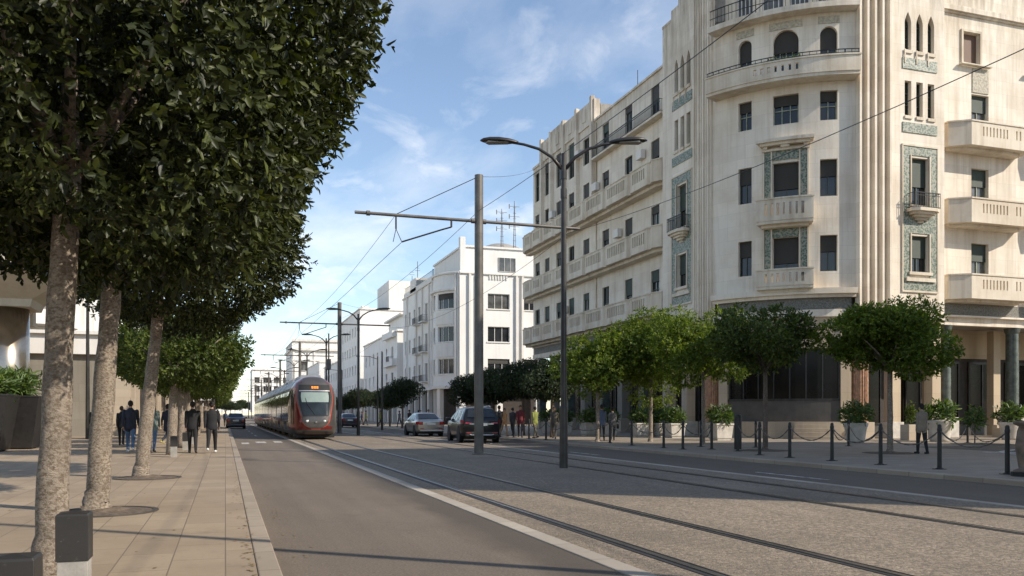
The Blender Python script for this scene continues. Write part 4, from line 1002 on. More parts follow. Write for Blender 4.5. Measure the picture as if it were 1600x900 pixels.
# catenary poles
def catenary(loc, label, proto=None):
    t = thing('catenary_pole', label, 'tram pole', loc, 'tram wire poles between the tracks')
    c = MB(); c.tube([(0, 0, -.02), (0, 0, 9.85)], [.165, .15], 20); c.build('pole', M['pole_metal'], t, smooth=False)
    c = MB(); c.lathe([(.25, .0), (.25, .03), (.19, .05)], (0, 0, 0), 20); c.build('base_plate', M['pole_metal'], t)
    c = MB(); c.tube([(-4.35, 0, 8.22), (3.85, 0, 8.22)], .055, 10)
    for x in (-3.9, -.22, .2): c.tube([(x - .06, 0, 8.22), (x + .06, 0, 8.22)], .085, 10)
    c.build('cross_arm', M['pole_metal'], t)
    c = MB()
    for sx in (-1, 1):
        x0, x1 = (-2.95, -1.05) if sx < 0 else (1.1, 2.75)
        if sx < 0:
            c.tube([(-2.95, 0, 8.2), (-2.95, 0, 7.75)], .03, 6); c.tube([(-1.0, 0, 8.2), (-1.0, 0, 7.95)], .035, 6)
            c.tube([(-1.0, 0, 7.95), (-1.3, 0, 7.85), (-2.75, 0, 7.32)], .03, 6)
            c.tube([(-2.95, 0, 7.75), (-3.05, 0, 7.3)], .012, 4); c.tube([(-2.95, 0, 7.75), (-2.75, 0, 7.32)], .012, 4)
    c.build('registration_arm', M['lamp_metal'], t)
    c = MB(); c.tube([(-2.95, 0, 8.25), (-.1, 0, 9.75)], .014, 5); c.build('stay_wire', M['wire'], t)
    return t
cp = catenary((8.48, 28.9, .0), 'nearest tall grey tram wire pole standing between the tracks before the dark SUV')
for i, y in enumerate((65, 101, 138, 175, 212, 250, 290, 330)):
    dup(cp, (8.15, y, 0), '%s tall grey tram wire pole counted along the tracks from the viewer' % NTH[i + 1])
cat0 = dup(cp, (8.15, -8, 0), 'tram wire pole standing behind the viewer')
# double armed lamps
def lamp(loc, label):
    t = thing('street_lamp', label, 'street lamp', loc, 'double armed street lamps between the tracks', -YAW)
    c = MB(); c.tube([(0, 0, -.02), (0, 0, 1.6), (0, 0, 1.65), (0, 0, 8.28)], [.115, .105, .085, .065], 16); c.build('post', M['lamp_metal'], t)
    c = MB(); c.tube([(0, 0, 7.1), (0, 0, 7.35)], .085, 12); c.tube([(0, 0, 7.6), (0, 0, 7.85)], .085, 12); c.build('collar', M['lamp_metal'], t)
    for sx in (-1, 1):
        c = MB(); c.tube([(sx * .03, 0, 7.85), (sx * .3, 0, 8.18), (sx * .65, 0, 8.40), (sx * 1.05, 0, 8.52), (sx * 1.42, 0, 8.58)], [.05, .045, .04, .036, .034], 8); c.build('arm', M['lamp_metal'], t, smooth=True)
        c = MB(); rs = []
        prof = [(1.55, .03, .03), (1.65, .07, .06), (1.8, .15, .085), (2.05, .20, .10), (2.3, .19, .09), (2.48, .12, .06), (2.56, .03, .02)]
        for x, w, h in prof:
            x -= .36; zc = 8.57 + (x - 1.25) * .05
            rs.append([(sx * x, w * math.cos(a), zc + h * math.sin(a) * (1.15 if math.sin(a) > 0 else .35)) for a in [2 * math.pi * k / 14 for k in range(14)]])
        c.rings(rs); hd = c.build('lamp_head', M['lamp_metal'], t, smooth=True)
        c = MB(); c.prism([(sx * 1.46, -.1), (sx * 1.98, -.13), (sx * 2.06, 0), (sx * 1.98, .13), (sx * 1.46, .1)], 8.548, 8.60)
        ln = c.build('lens', M['lens'], hd)
    return t
lp = lamp((8.45, 20.87, 0), 'nearest tall dark double armed street lamp')
for i, y in enumerate((58.5, 78, 97, 116, 135, 155, 175, 196, 218, 242, 270)):
    dup(lp, (8.6, y, 0), '%s double armed street lamp counted along the tracks from the viewer' % NTH[i + 1])
# slim posts on the far kerb
def slim(loc, label, arm):
    t = thing('slim_post', label, 'post', loc, 'slim posts along the kerbs')
    c = MB(); c.tube([(0, 0, 0), (0, 0, 7.6 if arm else 6.6)], [.10, .06], 12); c.build('post', M['lamp_metal'], t)
    if arm:
        c = MB(); c.tube([(0, 0, 7.3), (-.8, 0, 7.55), (-1.8, 0, 7.6)], .035, 6); c.lathe([(.05, 0), (.22, .02), (.2, .1), (.05, .15)], (-2.1, 0, 7.53), 10); c.build('lamp_arm', M['lamp_metal'], t)
    return t
sp = slim((15.6, 92, GH_R), 'slim dark post with single arm lamp behind the second tram wire pole', True)
dup(sp, (15.5, 121, GH_R), 'slim dark post with single arm lamp, second along the far kerb'); dup(sp, (15.5, 152, GH_R), 'slim dark post with single arm lamp, third along the far kerb')
TALL = slim((8.45, 2.55, 0), 'tall bare post beside the viewer whose thin shadow crosses the road', False); TALL.children[0].scale = (1.1, 1.1, 1.6)
slim(G(597, 672, GH_R), 'slim dark post without arm on the far kerb before the low pale block', False)
slim(G(137, 686, GH_L), 'tall slim dark post on the left pavement before the grey stone wall', False).children[0].scale = (1.15, 1.15, 1.35)
t = slim((-.75, 62, GH_L), 'slim post with a white street banner on the left pavement', False)
c = MB(); c.box(-.95, -.12, -.02, .02, 2.3, 5.2); bn = c.build('banner', plain('white_banner', (.66, .64, .66), .8, var=.05), t)
c = MB(); c.lathe([(.01, 0), (.22, .01), (.22, .03), (.01, .04)], (0, 0, 0), 14)
e = MB(); e.lathe([(.20, 4.3), (.20, 4.31)], (-.53, -.03, 0), 14)
e = MB()
for (cx_, cz, rr) in ((-.66, 4.35, .18), (-.38, 4.05, .16)):
    e.face([(cx_ + rr * math.cos(a), -.027, cz + rr * math.sin(a)) for a in [2 * math.pi * k / 12 for k in range(12)]])
e.face([(-.85, -.027, 2.9), (-.2, -.027, 2.9), (-.2, -.027, 3.3), (-.85, -.027, 3.3)])
e.build('print', plain('dark_print', (.12, .11, .13), .8), bn)
# traffic light on a post beyond the tram
t = thing('traffic_signal', 'dark signal box on a slim post rising behind the tram', 'signal', (8.2, 72.5, 0))
c = MB(); c.tube([(0, 0, 0), (0, 0, 8.2)], .06, 8); c.build('post', M['lamp_metal'], t)
c = MB(); c.box(-.2, .16, -.25, .05, 5.2, 6.05); c.build('signal_box', M['pole_metal'], t, bevel=.03)
# overhead wires
def wire(name, pts, r, label, sag=0.):
    P = []
    for a, b in zip(pts, pts[1:]):
        for i in range(16):
            k = i / 16; q = Vector(a).lerp(Vector(b), k); q.z -= sag * 4 * k * (1 - k); P.append(q)
    P.append(Vector(pts[-1])); c = MB(); c.tube(P, r, 5)
    tag(c.build(name, M['wire'], None), label, 'wire', 'overhead wires of the tram line')
ya = (28.9, 65, 101, 138, 175, 212, 250, 290, 330)
wire('contact_wire', [(5.72 if i == 0 else 5.2, y, 7.3) for i, y in enumerate(ya)], .010, 'overhead contact wire running above the tram in the left track', .05)
wire('messenger_wire', [(5.5 if y < 30 else 5.2, y, 8.2) for y in ya], .008, 'upper wire sagging between cross arms above the left track', .45)
wire('feeder_wire', [(8.48 if 20 < y < 30 else 8.15, y, 8.6) for y in (-8,) + ya], .009, 'cable joining the tops of the tall tram wire poles', .5)
wire('contact_wire', [(11.9, y, 8.05) for y in (-8,) + ya], .009, 'cable crossing in front of the cream corner block to the right edge', .9)
wire('span_wire', [(8.48, 28.9, 9.8), (27.35, 72, 24.2)], .008, 'span wire from the nearest tram wire pole top up to the cream wing', .4)
wire('span_wire', [(8.15, 65, 9.8), (26.9, 111, 14.0)], .008, 'span wire from the second tram wire pole up to the white rounded block', .3)

# bollards with chains on the far pavement
def bollard(loc, label):
    t = thing('bollard', label, 'bollard', loc, 'black chained bollards along the far kerb')
    c = MB(); c.lathe([(.09, 0), (.09, .02), (.052, .04), (.048, .90), (.056, .91), (.056, .97), (.048, .98), (.046, 1.04), (.03, 1.07), (.005, 1.075)], (0, 0, 0), 14); c.build('post', M['black_box'], t)
    c = MB(); c.lathe([(.16, 0), (.16, .012)], (0, 0, 0), 14); c.build('foot_plate', M['iron'], t)
    return t
bpx = [(1574, 741), (1468, 733), (1376, 726), (1300, 720), (1234, 715), (1187, 711), (1153, 705), (1112, 702), (1067, 702), (1037, 700), (987, 696), (953, 692), (919, 689), (868, 688), (840, 686), (815, 684)]
bl = []
for i, (u, v) in enumerate(bpx):
    p = G(u, v, GH_R)
    if i >= 12: p = (15.7, 36.0 + (i - 11) * 2.6, GH_R)
    lab = 'black bollard with chain at the kerb edge, %s from the right end of the row' % NTH[i]
    if i == 0: b0 = bollard(p, lab)
    else: dup(b0, p, lab)
    bl.append(Vector(p))
p2 = [(1512, 692), (1326, 697), (1181, 699), (1095, 698)]
bk = []
for i, (u, v) in enumerate(p2):
    p = G(u, v, GH_R); dup(b0, p, 'black bollard standing back from the kerb row, %s from the right' % NTH[i]); bk.append(Vector(p))
tb = thing('bollard', 'thicker taller black bollard before the orange marble pier', 'bollard', G(1153, 702, GH_R)); 
c = MB(); c.lathe([(.14, 0), (.14, 1.25), (.12, 1.3), (.01, 1.32)], (0, 0, 0), 14); c.build('post', M['black_box'], tb)
def chain(a, b, label, sag=.38):
    P = []
    for i in range(15): k = i / 14; q = a.lerp(b, k); q.z += .93 - sag * 4 * k * (1 - k); P.append(q)
    c = MB()
    for i, (p, q) in enumerate(zip(P, P[1:])): c.tube([p, q], .020 if i % 2 else .013, 5)
    tag(c.build('chain', M['pole_metal'], None), label, 'chain', 'chains between the bollards')
for i, (a, b) in enumerate(zip(bl, bl[1:])):
    if i in (6,): continue
    chain(a, b, 'sagging chain from the %s kerb bollard to the next, counting from the right' % NTH[i])
for i, (a, b) in enumerate(((bk[0], bl[0]), (bk[0], bl[1]), (bk[1], bl[2]), (bk[1], bl[3]), (bk[2], bl[5]), (bk[3], bl[7]))):
    chain(a, b, ('sagging chain joining the rightmost back bollard to the rightmost kerb bollard', 'sagging chain joining the rightmost back bollard to the second kerb bollard', 'sagging chain joining the planter side bollard to the third kerb bollard', 'sagging chain joining the planter side bollard to the fourth kerb bollard', 'sagging chain by the darker upright tree', 'sagging chain before the white square planter')[i], .5)
# box bollards on the left
def boxb(loc, label):
    t = thing('box_bollard', label, 'bollard', loc, 'black box bollards between the left trees')
    c = MB(); c.rings([[(sx * .094, sy * .094, z) for sx, sy in ((-1, -1), (1, -1), (1, 1), (-1, 1))] for z in (0, .33)]); c.build('concrete_foot', M['grey_band'], t, bevel=.004)
    c = MB(); c.rings([[(sx * r, sy * r, z) for sx, sy in ((-1, -1), (1, -1), (1, 1), (-1, 1))] for z, r in ((.33, .102), (.635, .102), (.65, .094), (.662, .01))]); c.build('box', M['scuffed'], t, bevel=.004)
    return t
bb = boxb((-.98, 6.5, GH_L), 'black box bollard with a pale concrete foot right beside the nearest trunk')
dup(bb, (-.95, 4.6, GH_L), 'black box bollard cut off by the lower left corner of the view')
dup(bb, (-1.52, 28.6, GH_L), 'black box bollard before the fourth trunk of the left row')
dup(bb, (-1.42, 34.2, GH_L), 'black box bollard before the fifth trunk of the left row'); dup(bb, (-1.4, 40.6, GH_L), 'black box bollard before the sixth trunk of the left row')
# planters
def foliage(seed, c, half, n, L, W, par, mat='leaf_plant', up=.6):
    rng = np.random.default_rng(seed); d = rng.normal(size=(n, 3)); d /= np.linalg.norm(d, axis=1, keepdims=True)
    p = d * np.array(half) * (rng.random(n) ** .5)[:, None]
    D = d + np.array([0, 0, up]); D /= np.linalg.norm(D, axis=1, keepdims=True)
    V, F = leaves(rng, p + np.array(c), D, L, W, 4, L * .6); return npmesh('foliage', V, F, M[mat], par)
def planter(loc, label, kind, seed, s=1., pm='pot_white'):
    t = thing('planter', label, 'planter', loc, 'planters along the arcade' if kind != 'tub' else None)
    if kind == 'square':
        c = MB(); c.rings([[(sx * r, sy * r, z) for sx, sy in ((-1, -1), (1, -1), (1, 1), (-1, 1))] for z, r in ((0, .36), (.08, .36), (.1, .4), (.72, .46), (.74, .5), (.82, .5))]); c.build('pot', M[pm], t, bevel=.012)
    else:
        c = MB(); c.lathe([(.34, 0), (.36, .1), (.44, .6), (.5, .76), (.5, .84), (.44, .84), (.42, .74)], (0, 0, 0), 22); c.build('pot', M[pm], t, smooth=True)
    c = MB(); c.lathe([(.4, .76), (.01, .8)], (0, 0, 0), 12, cap=False); c.build('soil', M['soil'], t)
    f = foliage(seed, (0, 0, 1.15 * (1 if s < 1.2 else .9)), (.55, .55, .42), 170, .26, .26, t); t.scale = (s, s, s); return t
planter(G(1125, 688, GH_R), 'white square planter with bright spiky plant before the dark arcade', 'square', 1, 1.05)
planter(G(1337, 692, GH_R), 'round grey planter with leafy shrub beside the orange fluted column', 'round', 2, 1.1)
planter(G(1468, 690, GH_R), 'round grey planter with spiky plant behind the woman', 'round', 3, 1.25)
planter(G(1578, 687, GH_R), 'round planter with a dense round bush near the right edge', 'round', 4, 1.1)
for i, (u, v) in enumerate(((921, 681), (950, 682), (1001, 683), (1035, 683), (1054, 684), (880, 679), (858, 677))):
    planter(G(u, v, GH_R), 'white square planter in the arcade shade, %s from the left of the shaded row' % ('third', 'fourth', 'fifth', 'sixth', 'seventh', 'second', 'first')[i], 'square', 5 + i, 1.0)
t = thing('planter', 'pale box planter with a narrow climbing plant behind the woman', 'planter', G(1428, 688, GH_R)); c = MB(); c.box(-.6, .6, -.3, .3, 0, .8); c.build('pot', M['plinth'], t, bevel=.02); foliage(31, (-.2, 0, 1.3), (.16, .16, .6), 90, .18, .3, t, 'leaf_mid')
p = G(1606, 744, GH_R); t = thing('stone_urn', 'weathered brown pot cut off by the right edge near the last bollard', 'urn', p)
c = MB(); c.lathe([(.24, .0), (.27, .05), (.27, .12), (.17, .16), (.19, .3), (.24, .6), (.2, .95), (.17, 1.05), (.27, 1.1), (.28, 1.17), (.2, 1.17)], (0, 0, 0), 20); c.build('pot', M['pot_brown'], t, smooth=True)
c = MB(); c.lathe([(.32, 0), (.32, .09), (.27, .1)], (0, 0, 0), 20); c.build('foot', M['iron'], t)
# young plant in a pit beside the back bollard
t = thing('young_tree', 'thin young leafy tree beside the rightmost back bollard', 'young tree', G(1523, 694, GH_R)); c = MB(); c.tube([(0, 0, 0), (.03, 0, 1.3)], .03, 6); c.build('trunk', M['bark_dark'], t); foliage(33, (0, 0, 1.15), (.35, .3, .5), 90, .2, .35, t)
pit(*G(1535, 694, GH_R)[:2], GH_R, 'dark round pit around the thin young tree', 1.2)
# fallen leaves and grit gathered along the kerb and round the trunks
rng = np.random.default_rng(5); n = 420; k = rng.random(n)
x = np.where(k < .45, .20 + rng.normal(size=n) * .05, np.where(k < .7, -1.4 + rng.normal(size=n) * .8, .62 + np.abs(rng.normal(size=n)) * .12)); y = 5 + rng.random(n) ** 1.6 * 26
z = np.where(x < .26, GH_L + .004, np.where(x < .46, GH_L + .012, .006)); a = rng.random(n) * 6.28; s = .014 + .022 * rng.random(n)
V = np.stack([np.stack([x + s * np.cos(a + q) * (1 if i % 2 == 0 else .5), y + s * np.sin(a + q) * (1 if i % 2 == 0 else .5), z + .006 * rng.random(n)], 1) for i, q in enumerate((0, 1.57, 3.14, 4.71))], 1).reshape(-1, 3)
o = npmesh('fallen_leaves', V, np.arange(n * 4).reshape(-1, 4), plain('dry_leaf', (.20, .13, .05), .8, var=.6, scale=.8), None); o['kind'] = 'stuff'; o['label'] = 'dry fallen leaves scattered along the left kerb'
# tall black tapered planters by the pavilion
def tub(loc, label, seed):
    t = thing('tall_planter', label, 'planter', loc, 'tall black tapered planters by the pavilion')
    c = MB(); c.rings([[(sx * r, sy * r, z) for sx, sy in ((-1, -1), (1, -1), (1, 1), (-1, 1))] for z, r in ((0.04, .78), (1.95, 1.06), (2.0, 1.08), (2.05, 1.08), (2.05, .98), (1.9, .95))]); c.build('pot', M['black_box'], t, bevel=.015)
    c = MB()
    for sx in (-1, 1):
        for sy in (-1, 1): c.box(sx * .6 - .06, sx * .6 + .06, sy * .6 - .06, sy * .6 + .06, 0, .05)
    c.build('foot', M['iron'], t)
    foliage(seed, (0, 0, 2.35), (.95, .95, .45), 260, .42, .16, t, 'leaf_plant', 1.0); return t
p = G(22, 706, GH_L); tub((p[0] - 1.2, p[1] + .6, GH_L), 'nearer tall black tapered planter with spiky plants by the metal column', 51); tub((p[0] - .7, p[1] + 3.3, GH_L), 'second tall black tapered planter behind the nearer one', 52)
# ------------------------------------------------------------------ tram
M['tram_red'] = plain('tram_red_paint', (.15, .014, .011), .28, .15, .12, 1.5, coat=.4)
M['tram_orange'] = plain('tram_orange_line', (.45, .06, .035), .35, .0, .05)
M['tram_grey'] = plain('tram_grey_paint', (.115, .105, .098), .32, .5, .15, 1.5)
M['tram_body'] = plain('tram_bronze_grey', (.22, .195, .17), .33, .65, .15, 1.2)
M['tram_roof'] = plain('tram_roof', (.33, .34, .36), .45, .4, .15)
M['tram_glass'] = glassmat('tram_side_glass', (.055, .048, .042), .07, .8)
M['tram_screen'] = glassmat('tram_windscreen', (.022, .028, .032), .06, .4)
M['blind'] = plain('pale_green_blind', (.20, .26, .24), .6, 0, .08)
M['rubber'] = plain('black_rubber', (.015, .015, .015), .7)
M['silver'] = plain('silver_trim', (.55, .54, .52), .3, .6)
M['chrome'] = plain('headlamp_glass', (.75, .75, .73), .15, .3)
def emis(name, c, k):
    m, nt, b = newmat(name); b.inputs['Base Color'].default_value = (*c, 1); b.inputs['Emission Color'].default_value = (*c, 1); b.inputs['Emission Strength'].default_value = k; return m
M['led'] = emis('orange_display', (1., .28, .03), .55)
TW = [(.28, 1.20), (.45, 1.28), (.7, 1.325), (1.6, 1.33), (2.5, 1.31), (2.9, 1.2), (3.25, .98), (3.5, .62), (3.58, .3)]
TFY = [(.28, .35), (.45, .12), (.7, .02), (1.0, 0.), (1.3, .05), (2.0, .35), (2.8, .80), (3.2, 1.10), (3.5, 1.5), (3.58, 1.8)]
def interp(tab, z):
    for (a, u), (b, v) in zip(tab, tab[1:]):
        if z <= b: k = max(0, (z - a) / (b - a)); return u + (v - u) * k
    return tab[-1][1]
def nose(a, z, off=0.):
    """a in [-1, 1] sweeps from the left flank over the front to the right flank"""
    w = interp(TW, z); y0 = interp(TFY, z); s, c = math.sin(a * math.pi / 2), math.cos(a * math.pi / 2)
    def P(a):
        s, c = math.sin(a * math.pi / 2), math.cos(a * math.pi / 2)
        return Vector((w * math.copysign(abs(s) ** .62, s), y0 + (2.6 - y0) * (1 - abs(c) ** .62), z))
    p = P(a)
    if off:
        t = P(min(1, a + .01)) - P(max(-1, a - .01)); n = Vector((t.y, -t.x, 0)).normalized(); n.z = .25 if z > 1.2 else 0; p = p + n.normalized() * off
    return p
def npatch(zs, lim, off, n=16):
    mb = MB(); rows = []
    for z in zs:
        l, r = lim(z); rows.append([nose(l + (r - l) * i / n, z, off) for i in range(n + 1)])
    mb.rings(rows, False, 0, closed=False); return mb
def lin(a, b, n): return [a + (b - a) * i / n for i in range(n + 1)]
tram = thing('tram', 'red nosed bronze grey tram coming up the left track', 'tram', (4.80, 48.6, .02))
TZ = lin(.28, 3.58, 36)
c = npatch(TZ, lambda z: (-1, 1), 0, 64); c.face([nose(-1 + i / 32, 3.58) for i in range(65)]); cab = c.build('cab', M['tram_red'], tram, smooth=True)
def ulim(z, k=1.):   # the U shaped mask outline
    if z > 1.75: h = .40
    else: h = .40 * math.sqrt(max(0, 1 - ((1.75 - z) / 1.05) ** 2.2))
    return (-h * k, h * k)
def asx(x, z): # lateral metres -> a
    w = interp(TW, z); return 2 / math.pi * math.asin(max(-1, min(1, math.copysign((abs(x) / w) ** (1 / .62), x))))
def uh(z):
    if z > 2.4: return .98 - .10 * (z - 2.4)
    if z > 1.2: return .98 - .22 * ((2.4 - z) / 1.2) ** 1.4
    return .76 * math.sqrt(max(0, 1 - ((1.2 - z) / .62) ** 2))
def U(g): return lambda z: (asx(-uh(z) - g, z), asx(uh(z) + g, z))
npatch(lin(.55, 3.2, 50), lambda z: (asx(-max(0, uh(max(z, .6)) + .05), z), asx(max(0, uh(max(z, .6)) + .05), z)), .012).build('orange_outline', M['tram_orange'], cab, smooth=True)
npatch(lin(.60, 3.2, 50), U(0), .022).build('front_mask', M['tram_grey'], cab, smooth=True)
npatch(lin(1.28, 3.08, 40), lambda z: (asx(-uh(z) + .09, z), asx(uh(z) - .09, z)), .032).build('screen_surround', M['rubber'], cab, smooth=True)
npatch(lin(1.33, 2.72, 40), lambda z: (asx(-uh(z) + .15, z), asx(uh(z) - .15, z)), .040).build('windscreen', M['tram_screen'], cab, smooth=True)
npatch(lin(2.08, 2.64, 16), lambda z: (asx(-uh(z) + .23, z), asx(uh(z) - .23, z)), .047).build('sun_blind', M['blind'], cab, smooth=True)
npatch(lin(2.70, 2.75, 3), lambda z: (asx(-uh(z) + .12, z), asx(uh(z) - .12, z)), .048).build('screen_frame', M['silver'], cab, smooth=True)
npatch(lin(3.12, 3.55, 12), lambda z: (asx(-.66, z) if z < 3.4 else -.5, asx(.66, z) if z < 3.4 else .5), .02).build('roof_visor', M['tram_grey'], cab, smooth=True)
c = MB()
for x0 in (-.17, -.03, .1): 
    for z0 in (2.86, 2.93):
        P = [nose(asx(x, z), z, .046) for x, z in ((x0, z0), (x0 + .11, z0), (x0 + .11, z0 + .05), (x0, z0 + .05))]; c.face(P)
c.build('destination_display', M['led'], cab)
for sx in (-1, 1):
    c = MB(); ctr = nose(asx(sx * .47, 1.02), 1.02, .045)
    c.lathe([(.01, .03), (.05, .025), (.085, 0), (.09, -.05)], (0, 0, 0), 14); 
    c.v = [(ctr.x + v[0], ctr.y - v[2] + .02, ctr.z + v[1] * .8) for v in c.v]; c.build('headlight', M['chrome'], cab, smooth=True)
    # dark flank glass running round the cab corner
    l = (lambda z: (-.995, -.66)) if sx < 0 else (lambda z: (.66, .995))
    npatch(lin(.9, 2.75, 20), (lambda z: (-.985, -.53 - .10 * (2.75 - z) / 1.85)) if sx < 0 else (lambda z: (.60 + .06 * (2.75 - z) / 1.85, .985)), .018).build('corner_window', M['tram_glass'], cab, smooth=True)
npatch(lin(.40, 3.15, 30), lambda z: (asx(min(interp(TW, z) * .985, uh(max(z, .75)) + .07), z) if z > .75 else .36, .97), .010).build('grey_quarter', M['tram_grey'], cab, smooth=True)  # grey laid over the red nose in place of a reflection
npatch(lin(.30, .55, 6), lambda z: (-.98, .98), .012, 40).build('skirt', M['tram_grey'], cab, smooth=True)
c = MB(); c.tube([nose(asx(-.05, 1.36), 1.36, .05), nose(asx(-.45, 2.0), 2.0, .06)], .016, 6); c.tube([nose(asx(-.45, 2.0), 2.0, .06), nose(asx(-.52, 2.3), 2.3, .06)], .012, 6); c.build('wiper', M['rubber'], cab)
c = MB(); c.lathe([(.06, 0), (.06, .05)], (0, nose(0, .98, .03).y, .95), 12); c.build('badge', M['silver'], cab)
SEC = [(x, z) for z, x in TW]
def carriage(y0, y1, first=False):
    c = MB(); prof = [(-x, z) for x, z in SEC] + [(x, z) for x, z in reversed(SEC)]
    c.rings([[(x, y, z) for x, z in prof] for y in (y0, y1)]); o = c.build('carriage', M['tram_body'], tram)
    n = max(2, int(round((y1 - y0) / 1.35)))
    for sx in (-1, 1):
        for i in range(n):
            a, b = y0 + (y1 - y0) * i / n + .05, y0 + (y1 - y0) * (i + 1) / n - .05
            door = i in (1, 2); zl = .5 if door else .95
            g = MB(); g.rings([[(sx * (interp(TW, z) + .012), a, z), (sx * (interp(TW, z) + .012), b, z)] for z in lin(zl, 2.72, 8)], False, 0, closed=False)
            g.build('door' if door else 'side_window', M['tram_glass'], o)
    k = MB(); k.rings([[(x, y, z) for x, z in ((-.62, 3.5), (.62, 3.5), (.55, 3.72), (-.55, 3.72))] for y in (y0 + .5, y1 - .5)])
    for sx in (-1, 1): k.rings([[(sx * interp(TW, z) * 1.004 + sx * .01, y, z) for z in (2.9, 3.25, 3.48)] for y in (y0, y1)], False, 0, closed=False)
    k.build('roof_fairing', M['tram_roof'], o)
    for i in range(n + 1):
        yy = y0 + (y1 - y0) * i / n
        for sx in (-1, 1):
            k = MB(); k.rings([[(sx * (interp(TW, z) + .016), yy - .045, z), (sx * (interp(TW, z) + .016), yy + .045, z)] for z in lin(.45, 2.85, 8)], False, 0, closed=False)
            k.build('panel_joint', M['rubber'], o)
    k = MB(); k.box(-1.05, 1.05, y0 + 1.2, y1 - 1.2, .06, .30); k.build('bogie', M['rubber'], o)
    k = MB(); k.rings([[(x * .93, y, z * .98) for x, z in prof] for y in (y1, y1 + .55)]); k.build('bellows', M['rubber'], o)
y = 2.6
for i in range(10): carriage(y, y + 5.6); y += 6.15
c = MB(); c.box(-1.1, 1.1, .8, 2.6, .08, .3); c.build('bogie', M['rubber'], tram)

